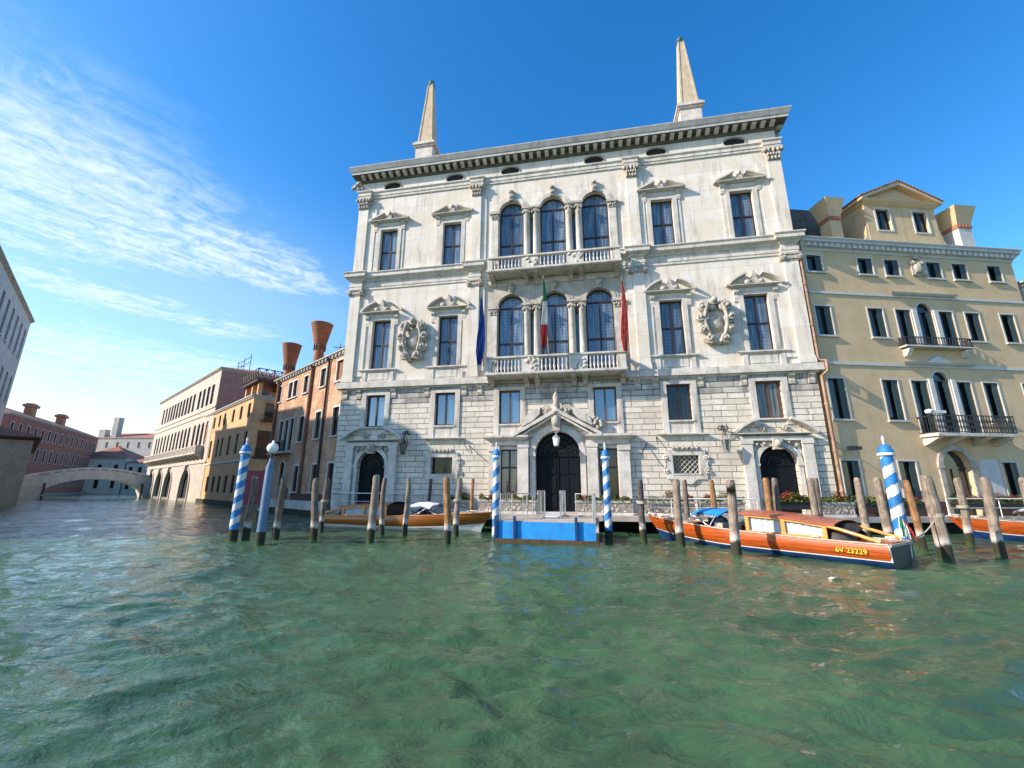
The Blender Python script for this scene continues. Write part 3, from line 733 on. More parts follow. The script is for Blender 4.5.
# wing windows
def surround(kind):
    m = MB()
    if kind == 'T':
        z0, z1 = 16.8, 20.19
        for s in (-1, 1):
            m.box(min(s*0.66, s*0.93), max(s*0.66, s*0.93), -0.10, 0, z0-z0, z1-z0+0.25)
            m.box(min(s*0.93, s*1.15), max(s*0.93, s*1.15), -0.05, 0, 0, z1-z0-0.1)
            m.prismX([(0, z1-z0-0.1), (-0.1, z1-z0-0.1), (-0.14, z1-z0+0.1), (-0.12, z1-z0+0.25), (-0.26, z1-z0+0.42), (-0.26, z1-z0+0.5), (0, z1-z0+0.5)], s*1.05-0.13, s*1.05+0.13)
        m.box(-0.66, 0.66, -0.098, 0, z1-z0, z1-z0+0.25)
        m.box(-1.18, 1.18, -0.12, 0, z1-z0+0.25, z1-z0+0.5)
        return m
    if kind == 'M':
        H = 13.18-9.71
        for s in (-1, 1):
            m.box(min(s*0.66, s*0.93), max(s*0.66, s*0.93), -0.10, 0, 0, H+0.2)
            m.prismX([(0, H-0.45), (-0.08, H-0.4), (-0.12, H-0.15), (-0.10, H), (-0.24, H+0.15), (-0.24, H+0.3), (0, H+0.3)], s*1.05-0.12, s*1.05+0.12)
        m.box(-0.66, 0.66, -0.098, 0, H, H+0.2); m.box(-1.15, 1.15, -0.12, 0, H+0.2, H+0.4)
        m.prof([(0, -0.17), (0.1, -0.15), (0.2, -0.08), (0.2, 0), (0, 0)], -1.2, 1.2, 0, 0)
        for s in (-1, 1): m.box(min(s*0.85, s*1.1), max(s*0.85, s*1.1), -0.10, 0, -0.83, -0.17)
        m.box(-0.85, 0.85, -0.04, 0, -0.83, -0.17); m.box(-0.7, 0.7, -0.07, 0, -0.72, -0.28)
        return m
    if kind == 'G' or kind == 'Gl' or kind == 'C':
        H = 2.09
        bot = -0.35 if kind == 'G' else -0.76
        for s in (-1, 1): m.box(min(s*0.66, s*0.98), max(s*0.66, s*0.98), -0.08, 0, bot, H+0.2)
        m.box(-0.66, 0.66, -0.078, 0, H, H+0.2)
        m.box(-0.72, 0.72, -0.13, 0, -0.09, 0)
        if kind == 'Gl':
            m.box(-0.66, 0.66, -0.03, 0, -0.76, -0.09)
            m.prof([(0, -0.93), (0.1, -0.9), (0.26, -0.82), (0.26, -0.76), (0, -0.74)], -1.12, 1.12, 0, 0)
        elif kind == 'C': m.box(-0.66, 0.66, -0.03, 0, -0.76, -0.09)
        return m
def pediment_mesh(kind):
    m = MB(); c = MB()
    if kind == 'T':
        tri_pediment(m, 1.5, 3.9, 0.66, 0.42, 0.35, 0.12)
        m.prismY([(-1.1, 4.03), (1.1, 4.03), (0.25, 4.35), (-0.25, 4.35)], -0.06, 0)
        c.prismY([(-0.2, 4.03), (0.2, 4.03), (0.12, 4.5), (0, 4.85), (-0.12, 4.5)], -0.28, 0); c.ball((0, -0.22, 4.55), 0.15, 8, 6, (1, 1, 1.2), 0.1)
    else:
        seg_pediment(m, 1.45, 3.87, 0.72, 0.42, 0.42, 0.12)
        m.prismY([(-1.1, 4.0), (1.1, 4.0), (0.6, 4.4), (-0.6, 4.4)], -0.06, 0)
        c.prismY([(-0.25, 4.0), (0.25, 4.0), (0.14, 4.5), (0, 4.95), (-0.14, 4.5)], -0.26, 0)
        for s in (-1, 1): c.ball((s*0.36, -0.2, 4.2), 0.17, 8, 6, (1.3, 1, 0.9), 0.15)
    return m, c
first = {}
for kind, z0, z1 in (('T', 16.8, 20.19), ('M', 9.71, 13.18)):
    for x in T:
        if kind not in first:
            w = window_part(pal, x, 0.2, z0, z1, 0.66, 'dark_wood', 'leaded_glass', False, 0.5)
            s = part(surround(kind), 'window_surround', 'istrian_stone', pal, (x, 0, z0))
            pm, pc = pediment_mesh(kind); p = part(pm, 'pediment', 'istrian_stone', pal, (x, 0, z0)); part(pc, 'pediment_ornament', 'carved_stone', p)
            first[kind] = (w, s, p)
        else:
            w, s, p = first[kind]; dup_part(w, pal, (x, 0.2, z0)); dup_part(s, pal, (x, 0, z0)); dup_part(p, pal, (x, 0, z0))
for x, pane, fr_, kd in ((T[0], 'blue_glass', 'dark_wood', 'G'), (T[1], 'blue_glass', 'dark_wood', 'Gl'), (T[2], 'dark_glass', 'dark_wood', 'Gl'), (T[3], 'curtained_glass', 'brown_wood', 'G'), (-2.86, 'blue_glass', 'brown_wood', 'C'), (2.86, 'blue_glass', 'brown_wood', 'C')):
    hw = 0.65 if abs(x) > 4 else 0.67
    window_part(pal, x, 0.18, 5.86, 7.95, hw, fr_, pane, False, 0, 0.1)
    part(surround(kd), 'window_surround', 'istrian_stone', pal, (x, 0, 5.86))
# arched windows, their columns and archivolts
for fl, (z0, zs) in enumerate(((8.8, 13.5), (15.7, 20.52))):
    for i, x in enumerate(cx3):
        if fl == 0 and i == 0: a0 = window_part(pal, x, 0.25, z0, zs, 0.85, 'dark_wood', 'leaded_glass', True, 0.48, 0.08)
        elif fl == 1 and i == 0: a1 = window_part(pal, x, 0.25, z0, zs, 0.85, 'dark_wood', 'leaded_glass', True, 0.5, 0.08)
        else: dup_part(a1 if fl else a0, pal, (x, 0.25, z0))
    ar = MB(); cap = MB(); cl = MB()
    for x in cx3:
        ar.cut().arch(x, zs, 0.85, 1.05, -0.10, 0.0, n=20); ar.arch(x, zs, 1.05, 1.22, -0.05, 0.0, n=20)
        cap.cut().prismY([(x-0.13, zs+0.82), (x+0.13, zs+0.82), (x+0.19, zs+1.62), (x-0.19, zs+1.62)], -0.24, 0); cap.ball((x, -0.24, zs+1.05), 0.13, 7, 5)
        cap.ball((x, -0.26, zs+1.45), 0.14, 7, 5, (1.2, 0.8, 0.8))
    b = z0+0.05
    for x in (-1.72, -1.1, 1.1, 1.72):
        H = zs-0.55-b; cl.cut()
        cl.lathe([(0.27, 0), (0.27, 0.12), (0.22, 0.2), (0.215, H*0.33), (0.19, H-0.1), (0.215, H-0.08), (0.215, H)], x, -0.16, 16, b)
        cap.cut().lathe([(0.2, 0), (0.24, 0.12), (0.22, 0.16), (0.30, 0.36)], x, -0.16, 10, zs-0.55)
        for q in range(5): cap.ball((x-0.22+0.11*q, -0.36, zs-0.38+0.08*(q % 2)), 0.075, 6, 4, (1, 1, 1.3), 0.2)
    for s in (-1, 1):
        xa, xb = (0.84, 1.98)
        cap.cut().box(min(s*xa, s*xb), max(s*xa, s*xb), -0.40, 0.0, zs-0.19, zs-0.12); cap.box(min(s*(xa-0.05), s*(xb+0.05)), max(s*(xa-0.05), s*(xb+0.05)), -0.46, 0.0, zs-0.12, zs+0.02)
        cl.cut().box(min(s*3.70, s*4.15), max(s*3.70, s*4.15), -0.15, 0, b, zs-0.55)
        cap.cut().prismY([(s*3.92-0.24, zs-0.55), (s*3.92+0.24, zs-0.55), (s*3.92+0.3, zs-0.2), (s*3.92-0.3, zs-0.2)], -0.2, 0)
        for q in range(4): cap.ball((s*3.92-0.2+0.13*q, -0.2, zs-0.38+0.08*(q % 2)), 0.08, 6, 4, (1, 1, 1.3), 0.2)
        cap.box(s*3.92-0.36, s*3.92+0.36, -0.30, 0, zs-0.195, zs+0.02)
    part(cl, 'column', 'istrian_stone', pal); part(ar, 'archivolt', 'grey_brown_stone' if fl == 0 else 'istrian_stone', pal); part(cap, 'carved_capital', 'carved_stone', pal)
    g = MB()
    for s in (-1.405, 1.405): g.cut().box(s-0.11, s+0.11, 0.25, 0.27, z0, zs-0.5)
    part(g, 'side_light', 'leaded_glass', pal)
    # balcony
    B = (9.83, 8.62, 4.1) if fl == 0 else (16.54, 15.46, 4.15)
    zt, zb, hx = B
    bal = MB(); P = 1.1
    bal.prof([(0, zb), (0.02, zb), (0.07, zb+0.06), (0.07, zb+0.18), (0, zb+0.18)], -hx, hx, -P+0.0, P)
    bo = part(bal, 'balcony', 'istrian_stone', pal)
    rail = MB(); rail.prof([(0.0, zt-0.15), (0.07, zt-0.12), (0.07, zt-0.02), (0, zt)], -hx+0.05, hx-0.05, -P+0.03, 0.16)
    for s in (-1, 1):
        rail.box(min(s*(hx-0.2), s*(hx+0.02)), max(s*(hx-0.2), s*(hx+0.02)), -P+0.2, 0, zt-0.14, zt-0.01)
    peds = [(-hx+0.15, 0.16), (hx-0.15, 0.16), (-1.42, 0.52), (1.42, 0.52)]
    for px, hwp in peds:
        rail.box(px-hwp, px+hwp, -P+0.03, -P+0.19, zb+0.18, zt-0.15)
        if hwp > 0.3:
            for q in range(9): rail.ball((px+random.uniform(-0.4, 0.4), -P+0.02, zb+0.2+(zt-zb-0.4)*random.random()), 0.1, 6, 4, (1.2, 0.6, 1), 0.3)
    hB = zt-0.15-zb-0.18
    bp = [(0.055, 0), (0.055, 0.05), (0.03, 0.1), (0.075, hB*0.33), (0.03, hB*0.62), (0.05, hB*0.9), (0.055, hB)]
    for x0, x1, n in ((-hx+0.36, -2.0, 8), (-0.85, 0.85, 7), (2.0, hx-0.36, 8)):
        for k in range(n): rail.lathe(bp, x0+(x1-x0)*(k+0.5)/n, -P+0.11, 7, zb+0.18)
    for s in (-1, 1):
        for k in range(4): rail.lathe(bp, s*(hx-0.1), -P+0.35+0.2*k, 6, zb+0.18)
    part(rail, 'balustrade', 'istrian_stone', bo)
    br = MB()
    for x in (-3.95, -1.75, -1.1, 1.1, 1.75, 3.95):
        br.cut().prismX([(-0.0, zb-0.55), (-0.12, zb-0.5), (-0.3, zb-0.3), (-0.75, zb-0.18), (-0.95, zb-0.1), (-0.95, zb), (0, zb)], x-0.15, x+0.15)
    part(br, 'balcony_bracket', 'carved_stone', bo)
m = MB(); m.prof([(0.02, 15.0), (0.06, 15.05), (0.06, 15.4), (0, 15.45)], -4.3, 4.3, 0, 0)
part(m, 'balcony_frieze', 'istrian_stone', pal)
# cartouches
for x in (-9.35, 9.35):
    m = MB()
    m.lathe([(0.62, -0.06), (0.5, 0.1), (0.3, 0.14), (0.01, 0.16)], 0, 0, 16)   # shield boss, turned to face the canal
    m.v = [(a*0.8, -c-0.02, b*1.05) for a, b, c in m.v]
    for k in range(14):
        a = 2*PI*(k+random.uniform(-0.3, 0.3))/14; rr = random.uniform(0.10, 0.2)
        m.ball((random.uniform(0.66, 0.9)*math.cos(a), -0.1, random.uniform(1.0, 1.3)*math.sin(a)), rr, 8, 6, (random.uniform(0.8, 1.5), 0.7, random.uniform(0.8, 1.5)), 0.22)
    for sx in (-1, 1):
        scroll(m, sx*0.62, 1.0, 0.34, -0.16, sx, 1.7, PI/2, 0.10)
        scroll(m, sx*0.80, 0.25, 0.30, -0.16, -sx, 1.5, -PI/2, 0.10)
        scroll(m, sx*0.72, -0.42, 0.26, -0.16, sx, 1.5, PI/2, 0.09)
        scroll(m, sx*0.42, -1.02, 0.28, -0.16, -sx, 1.5, 0 if sx > 0 else PI, 0.09)
        m.tube([(sx*0.35, -0.2, 1.25), (sx*0.5, -0.25, 0.8), (sx*0.62, -0.22, 0.3), (sx*0.55, -0.22, -0.3), (sx*0.4, -0.2, -0.8), (sx*0.1, -0.2, -1.25)], [0.09, 0.11, 0.09, 0.11, 0.09, 0.07], 7)
    m.prismY([(-0.25, 1.1), (0.25, 1.1), (0.1, 1.5), (0, 1.62), (-0.1, 1.5)], -0.25, 0); m.ball((0, -0.2, 1.35), 0.2, 8, 6)
    m.v = [(a, b*1.7, c) for a, b, c in m.v]; part(m, 'coat_of_arms', 'carved_stone', pal, (x, 0, 11.5))
# side doors
def side_door(x, cloth):
    m = MB(); r = 0.94
    m.arch(0, 3.42, r, r+0.24, -0.14, 0, n=18)
    for s in (-1, 1):
        m.box(min(s*r, s*(r+0.22)), max(s*r, s*(r+0.22)), -0.10, 0, 0.8, 3.3); m.box(min(s*(r-0.03), s*(r+0.27)), max(s*(r-0.03), s*(r+0.27)), -0.16, 0, 3.3, 3.42)
        m.box(min(s*1.22, s*1.72), max(s*1.22, s*1.72), -0.26, 0, 0.8, 4.45); m.box(min(s*1.18, s*1.76), max(s*1.18, s*1.76), -0.30, 0, 4.45, 4.62)
        m.prismY([(s*0.95, 4.5), (s*1.18, 4.5), (s*1.18, 3.6)], -0.06, 0)
    m.box(-1.76, 1.76, -0.28, 0, 4.62, 4.85)
    seg_pediment(m, 2.0, 4.88, 0.82, 0.46, 0.78, 0.14)
    part(m, 'door_surround', 'istrian_stone', pal, (x, 0, 0))
    c = MB()
    c.prismY([(-0.2, 4.15), (0.2, 4.15), (0.24, 4.75), (-0.24, 4.75)], -0.42, 0); c.ball((0, -0.4, 4.45), 0.2, 8, 6)
    for s in (-1, 1):
        scroll(c.cut(), s*0.55, 5.28, 0.22, -0.08, s, 1.6, PI, 0.06)
        scroll(c.cut(), s*0.6, 4.5, 0.16, -0.1, -s, 1.3, PI, 0.06); scroll(c, s*0.98, 4.4, 0.13, -0.1, s, 1.3, PI, 0.05)
    part(c, 'door_ornament', 'carved_stone', pal, (x, 0, 0))
    d = MB(); pts = [(-r, 0.8), (r, 0.8)] + [(r*math.cos(PI*k/16), 3.42+r*math.sin(PI*k/16)) for k in range(17)]
    d.prismY(pts, 0.3, 0.34); d.box(-r, r, 0.26, 0.3, 3.3, 3.42)
    for s in (-1, 1):
        d.box(s*0.46-0.4, s*0.46+0.4, 0.275, 0.3, 1.0, 1.9); d.box(s*0.46-0.4, s*0.46+0.4, 0.275, 0.3, 2.0, 3.2)
    d.box(-0.02, 0.02, 0.26, 0.3, 0.8, 3.3)
    dd = part(d, 'door', 'black_door', pal, (x, 0, 0))
    g = MB()
    for k in range(1, 8):
        a = PI*k/8; g.tube([(0.1*math.cos(a), 0.28, 3.45+0.1*math.sin(a)), (r*math.cos(a), 0.28, 3.42+r*math.sin(a))], 0.018, 4)
    for rr in (0.35, 0.65): g.arch(0, 3.42, rr, rr+0.03, 0.265, 0.3, n=12)
    part(g, 'fanlight_grille', 'dark_iron', dd)
side_door(-11.68, 0); side_door(11.68, 1)
# grilled square windows
for x in (-7.05, 7.05):
    m = MB()
    for s in (-1, 1):
        m.box(min(s*0.685, s*1.02), max(s*0.685, s*1.02), -0.09, 0, -0.3, 1.3)
        scroll(m, s*1.08, 0.15, 0.17, -0.05, s, 1.2, PI/2, 0.05); scroll(m, s*1.08, 0.85, 0.17, -0.05, -s, 1.2, -PI/2, 0.05); m.tube([(s*1.16, -0.05, 0.3), (s*1.05, -0.06, 0.5), (s*1.16, -0.05, 0.7)], 0.05, 6)
    m.box(-0.685, 0.685, -0.088, 0, 1.0, 1.3); m.box(-0.685, 0.685, -0.088, 0, -0.3, 0)
    m.prismY([(-0.5, -0.3), (0.5, -0.3), (0.2, -0.55), (-0.2, -0.55)], -0.12, 0)
    m.box(-0.75, 0.75, -0.12, 0, -0.06, 0.003)
    s_ = part(m, 'window_surround', 'istrian_stone', pal, (x, 0, 2.9))
    m = MB()
    for k in range(6): scroll(m, -0.62+0.25*k, 1.38, 0.12, -0.08, 1 if k % 2 else -1, 1.2, PI/2, 0.045, 12)
    part(m, 'carving', 'carved_stone', s_)
    g = MB(); g.box(-0.685, 0.685, 0.3, 0.32, 0, 1.0)
    w = part(g, 'window', 'dark_glass', pal, (x, 0, 2.9))
    g = MB()
    for k in range(-5, 9):
        for sg in (1, -1):
            x0 = -0.685+0.27*k; a = (x0, 0.0); b = (x0+1.0, 1.0)
            if sg < 0: a, b = (x0+1.0, 0.0), (x0, 1.0)
            # clip to the opening
            def cl_(p, q):
                pts = []
                for t in range(0, 21):
                    u_ = t/20; X_, Z_ = p[0]+(q[0]-p[0])*u_, p[1]+(q[1]-p[1])*u_
                    if abs(X_) <= 0.68: pts.append((X_, Z_))
                return (pts[0], pts[-1]) if len(pts) > 1 else None
            c = cl_(a, b)
            if c: g.tube([(c[0][0], 0.12, c[0][1]), (c[1][0], 0.12, c[1][1])], 0.016, 4, False)
    part(g, 'iron_grille', 'steel' if x > 0 else 'dark_iron', w)
# central portal
m = MB(); r = 1.3
m.arch(0, 4.05, r, r+0.3, -0.22, 0, n=22); m.arch(0, 4.05, r+0.3, r+0.42, -0.16, 0, n=22)
for s in (-1, 1):
    def bx(a, b, y, z0, z1): m.box(min(s*a, s*b), max(s*a, s*b), y, 0, z0, z1)
    bx(1.3, 1.6, -0.15, 0.8, 3.9); bx(1.27, 1.66, -0.22, 3.9, 4.05)
    bx(1.68, 2.28, -0.36, 0.8, 4.4); bx(1.64, 2.32, -0.40, 4.4, 4.56)
    bx(3.44, 4.05, -0.3, 0.8, 4.2); bx(3.4, 4.1, -0.36, 4.2, 4.5)
    bx(2.28, 2.36, -0.08, 1.55, 4.45); bx(3.40, 3.44, -0.08, 1.55, 4.45); bx(2.36, 3.40, -0.078, 4.33, 4.45)
    bx(2.30, 3.44, -0.14, 1.43, 1.55); bx(2.3, 3.44, -0.1, 0.8, 1.43)
    bx(1.64, 4.05, -0.26, 4.565, 4.8)
    a, b = (2.0, 4.05)
    m.prof([(0.0, 4.8), (0.06, 4.82), (0.3, 4.95), (0.34, 5.0), (0.34, 5.12), (0, 5.16)], min(s*a, s*b), max(s*a, s*b), -0.24, 0.24)
    # great raking cornice
    p0, p1 = (s*2.55, 5.02), (0.0, 6.42)
    q = [p0, (s*2.55, 5.2), (0.0, 6.66), (0.0, 6.42)]
    m.prismY(q if s < 0 else q[::-1], -0.62, -0.0)
    q = [(s*2.3, 4.9), (s*2.3, 5.02), (0, 6.42), (0, 6.28)]
    m.prismY(q if s < 0 else q[::-1], -0.45, -0.0)
    # broken volute segments above
    q = [(s*2.05, 5.62), (s*1.35, 5.98), (s*0.98, 6.35), (s*0.92, 6.75), (s*1.3, 6.62), (s*1.72, 6.32), (s*2.0, 6.0)]
    m.prismY(q if s < 0 else q[::-1], -0.5, 0.0)
m.prismY([(-1.7, 5.0), (1.7, 5.0), (0.2, 6.2), (-0.2, 6.2)], -0.1, 0) if False else None
part(m, 'portal', 'istrian_stone', pal)
c = MB()
c.prismY([(-0.2, 5.3), (0.2, 5.3), (0.27, 6.1), (-0.27, 6.1)], -0.75, 0); c.ball((0, -0.7, 5.85), 0.27, 9, 7, (1, 1, 1.25), 0.08)
c.lathe([(0.34, 0), (0.2, 0.2), (0.26, 0.35), (0.14, 0.6), (0.2, 0.9), (0.12, 1.1), (0.07, 1.2), (0.14, 1.36), (0.10, 1.5), (0.01, 1.56)], 0, -0.35, 12, 6.45)
for s in (-1, 1):
    scroll(c.cut(), s*0.62, 6.58, 0.28, -0.28, s, 1.7, 0 if s > 0 else PI, 0.09)
c.cut()
for t in range(12): c.ball((2.35+0.25*random.uniform(-1, 1), -0.35, 5.75+0.3*random.uniform(-1, 1)), 0.13, 6, 5, (1, 1, 1), 0.3)
part(c, 'portal_carving', 'carved_stone', pal)
d = MB(); pts = [(-r, 0.8), (r, 0.8)] + [(r*math.cos(PI*k/18), 4.05+r*math.sin(PI*k/18)) for k in range(19)]
d.prismY(pts, 0.3, 0.34); d.box(-r, r, 0.24, 0.3, 3.9, 4.05); d.box(-0.03, 0.03, 0.25, 0.3, 0.8, 3.9)
for s in (-1, 1):
    for z0, z1 in ((1.0, 1.7), (1.85, 2.75), (2.9, 3.75)):
        for a0, a1 in ((0.12, 0.6), (0.68, 1.18)): d.box(min(s*a0, s*a1), max(s*a0, s*a1), 0.27, 0.3, z0, z1)
dd = part(d, 'main_door', 'black_door', pal)
g = MB()
for k in range(1, 12):
    a = PI*k/12; g.tube([(0.12*math.cos(a), 0.28, 4.08+0.12*math.sin(a)), (r*math.cos(a), 0.28, 4.05+r*math.sin(a))], 0.018, 4)
for rr in (0.4, 0.75, 1.05): g.arch(0, 4.05, rr, rr+0.03, 0.265, 0.3, n=14)
part(g, 'fanlight_grille', 'dark_iron', dd)
for x, pn in ((-2.88, 'leaded_glass_grey'), (2.88, 'dark_glass')):
    window_part(pal, x, 0.2, 1.55, 4.33, 0.52, 'dark_wood', pn, False, 0.62, 0.06)
# obelisks
for x in (-10.3, 9.95):
    m = MB(); m.box(-0.72, 0.72, -0.72, 0.72, 24.9, 28.7)
    for z, p in ((28.7, 0.12), (28.85, 0.22), (29.05, 0.10)): m.box(-0.72-p+0.02, 0.72+p-0.02, -0.72-p+0.02, 0.72+p-0.02, z, z+0.18)
    ob = part(m, 'obelisk', 'istrian_stone', pal, (x, 2.4, 0))
    m = MB()
    m.add([(-0.62,-0.62,29.22),(0.62,-0.62,29.22),(0.62,0.62,29.22),(-0.62,0.62,29.22),(-0.22,-0.22,35.5),(0.22,-0.22,35.5),(0.22,0.22,35.5),(-0.22,0.22,35.5)], [(0,3,2,1),(4,5,6,7),(0,1,5,4),(1,2,6,5),(2,3,7,6),(3,0,4,7)])
    for s in (-1, 1):     # raised edge strips on the front faces
        m.add([(s*0.62,-0.66,29.22),(s*0.48,-0.66,29.22),(s*0.14,-0.26,35.5),(s*0.22,-0.26,35.5),(s*0.62,-0.60,29.22),(s*0.48,-0.60,29.22),(s*0.14,-0.2,35.5),(s*0.22,-0.2,35.5)], [(0,1,2,3),(4,7,6,5),(0,3,7,4),(1,5,6,2)])
    part(m, 'spire', 'obelisk_stone', ob)
    m = MB(); m.box(-0.26, 0.26, -0.26, 0.26, 35.5, 35.6); m.ball((0, 0, 35.86), 0.25, 10, 7)
    part(m, 'finial_ball', 'bronze_green', ob)
for s in (-1, 1):   # brackets with hooks beside the balcony
    pass

# ------------------------------------------------------------------ generic canal house
def house(name, label, P, th_deg, x0, x1, z0, H, depth, wall, wins, roof='roof_tiles', roof_h=1.4, eave=0.3, side_l=True, group=None, winmat='dark_glass', trim='trim_white', cornice='grey_stone', extra_holes=(), rz=None, dep=0.22, band=None, trim_w=0.12, hip=True, fmat='dark_wood', mull=True):
    """local x runs to the right along the front, y into the house"""
    rz_ = -R(90-th_deg) if rz is None else rz
    t = thing(name, label, 'building', (P[0], P[1], 0), rz_)
    holes = [w[:4] + ((w[4],) if len(w) > 4 else ()) for w in wins] + list(extra_holes)
    m = MB(); m.wall(x0, x1, z0, H, holes, 0, dep)
    m.quad((x0,0,z0),(x0,0,H),(x0,depth,H),(x0,depth,z0)); m.quad((x1,0,z0),(x1,depth,z0),(x1,depth,H),(x1,0,H)); m.quad((x0,depth,z0),(x0,depth,H),(x1,depth,H),(x1,depth,z0))
    part(m, 'wall', wall, t)
    if cornice:
        m = MB(); m.prof([(0.01, H-0.35), (0.1, H-0.3), (0.14, H-0.15), (eave-0.05, H-0.1), (eave, H-0.08), (eave, H+0.02), (0, H+0.03)], x0, x1, 0, depth)
        n = int((x1-x0)/0.6)
        for k in range(n):
            x = x0+(x1-x0)*(k+0.5)/n; m.box(x-0.12, x+0.12, -eave+0.08, -0.02, H-0.26, H-0.1)
        part(m, 'cornice', cornice, t)
    m = MB(); e = eave; b = [(x0-e, -e), (x1+e, -e), (x1+e, depth+e), (x0-e, depth+e)]
    ry = depth/2; hx_ = depth/2 if hip else 0
    a, c = (x0+hx_, ry, H+roof_h), (x1-hx_, ry, H+roof_h)
    B = [(x, y, H+0.04) for x, y in b]
    m.quad(B[0], B[1], c, a); m.quad(B[2], B[3], a, c); m.quad(B[1], B[2], c); m.quad(B[3], B[0], a); m.quad(B[3], B[2], B[1], B[0])
    part(m, 'roof', roof, t)
    cache = {}
    for w in wins:
        xa, xb, za, zb = w[:4]; ar = len(w) > 4 and w[4]; key = (round(xb-xa, 2), round(zb-za, 2), ar, w[5] if len(w) > 5 else None)
        xc = (xa+xb)/2
        if key in cache: dup_part(cache[key], t, (xc, 0.12, za)); continue
        hw = (xb-xa)/2
        pm = w[5] if len(w) > 5 and w[5] else winmat
        if pm == 'shut':
            m = MB(); m.box(-hw, hw, 0.04, 0.08, 0, zb-za)
            for s in (-1, 1): m.box(s*hw/2-hw*0.42, s*hw/2+hw*0.42, 0.02, 0.04, 0.08, zb-za-0.08)
            o = part(m, 'window', 'shutter_brown', t, (xc, 0.12, za))
        else: o = window_part(t, xc, 0.12, za, zb, hw, fmat, pm, ar, 0.6 if zb-za > 1.6 and mull else 0, 0.06, mull)
        if trim:
            m = MB(); tw = trim_w
            for s in (-1, 1): m.box(min(s*hw, s*(hw+tw)), max(s*hw, s*(hw+tw)), -0.15, -0.10, 0, zb-za)
            if ar: m.arch(0, zb-za, hw, hw+tw, -0.15, -0.10, n=12)
            else: m.box(-hw-tw, hw+tw, -0.155, -0.10, zb-za, zb-za+tw)
            m.box(-hw-tw-0.05, hw+tw+0.05, -0.24, -0.10, -0.1, 0)
            part(m, 'window_trim', trim, o)
        cache[key] = o
    return t

# yellow palazzo on the right (facade turned 16 degrees)
W = lambda s0, s1, z0, z1, *e: (s0, s1, z0, z1, *e)
yw = []
for a, b in ((0.22, 1.16), (3.5, 4.44), (5.25, 6.18), (8.03, 8.97), (9.79, 10.73), (12.2, 13.12)): yw.append(W(a, b, 14.46, 15.52))
for a, b in ((0.2, 1.15), (3.5, 4.44), (9.8, 10.72), (12.15, 13.05)): yw.append(W(a, b, 10.52, 12.3))
for a, b in ((5.27, 6.2), (8.04, 8.95)): yw.append(W(a, b, 10.1, 12.3))
yw.append(W(6.66, 7.62, 10.1, 12.3, True))
for a, b in ((0.2, 1.15), (3.45, 4.4), (9.75, 10.68), (12.3, 13.2)): yw.append(W(a, b, 5.76, 8.02))
for a, b in ((5.25, 6.2), (8.0, 8.95)): yw.append(W(a, b, 5.1, 8.02))
yw.append(W(6.62, 7.6, 5.1, 8.1, True))
for a, b in ((0.15, 1.1), (3.4, 4.4), (9.55, 10.5)): yw.append(W(a, b, 1.6, 3.56))
yp = house('yellow_palazzo', 'yellow plastered palazzo with a pedimented dormer, green shutters and an iron balcony', (14.62, 0.1), 0, 0, 14.05, 0.8, 16.2, 14, 'yellow_plaster', yw,
   rz=R(16), roof_h=2.6, cornice=None, trim='trim_white', winmat='dark_glass', extra_holes=[(5.95, 7.6, 0.8, 3.35, True)], dep=0.3, trim_w=0.08, fmat='green_shutter', mull=False)
m = MB()
m.prof([(0.01, 15.82), (0.06, 15.85), (0.06, 15.95), (0.30, 16.28), (0.34, 16.30), (0.34, 16.42), (0.42, 16.52), (0.42, 16.56), (0, 16.6)], 0.05, 14.05, 0, 14)
for k in range(38):
    x = 0.15+13.9*(k+0.5)/38; m.box(x-0.09, x+0.09, -0.29, -0.02, 16.02, 16.27)
part(m, 'cornice', 'trim_white', yp)
m = MB(); m.box(0.12, 13.98, -0.075, -0.062, 15.97, 16.26); m.box(0.12, 13.98, -0.29, -0.075, 16.245, 16.262); part(m, 'dentil_gap_shade', 'soot_and_shade_stone', yp)  # dark strips that paint the shade into the gaps between dentils
m = MB()
m.prof([(0.01, 13.06), (0.06, 13.08), (0.06, 13.22), (0, 13.24)], 0.02, 14.03, 0, 0); m.prof([(0.01, 8.8), (0.06, 8.82), (0.06, 8.98), (0, 9.0)], 0.02, 14.03, 0, 0)
m.prof([(0.01, 13.16), (0.2, 13.22), (0.28, 13.32), (0, 13.36)], 5.3, 9.1, 0, 0); m.prof([(0.01, 8.9), (0.2, 8.96), (0.28, 9.06), (0, 9.1)], 5.1, 9.1, 0, 0)
m.prismY([(6.3, 9.08), (7.9, 9.08), (7.1, 9.5)], -0.2, 0)
for s in (6.43, 7.83):
    for z0, z1 in ((5.1, 8.15), (10.1, 12.35)): m.box(s-0.14, s+0.14, -0.09, 0, z0, z1); 
part(m, 'string_courses', 'trim_white', yp)
m = MB(); m.box(0.02, 5.95-0.35, -0.05, 0, 0.8, 1.5); m.box(7.95, 14.03, -0.05, 0, 0.8, 1.5); part(m, 'dark_plinth', 'maroon_plaster', yp)
m = MB(); m.box(8.15, 9.35, -0.03, 0, 1.52, 3.7); part(m, 'white_panel', 'trim_white', yp)
# shutters folded inside the reveals
m = MB()
for w in yw:
    xa, xb, za, zb = w[:4]
    m.cut().box(xb-0.36, xb-0.02, 0.03, 0.07, za+0.02, zb-0.02)
    m.add([(xa+0.02, 0.02, za+0.02), (xa+0.16, 0.10, za+0.02), (xa+0.16, 0.10, zb-0.02), (xa+0.02, 0.02, zb-0.02)], [(0,1,2,3)])
part(m, 'shutter', 'green_shutter', yp)
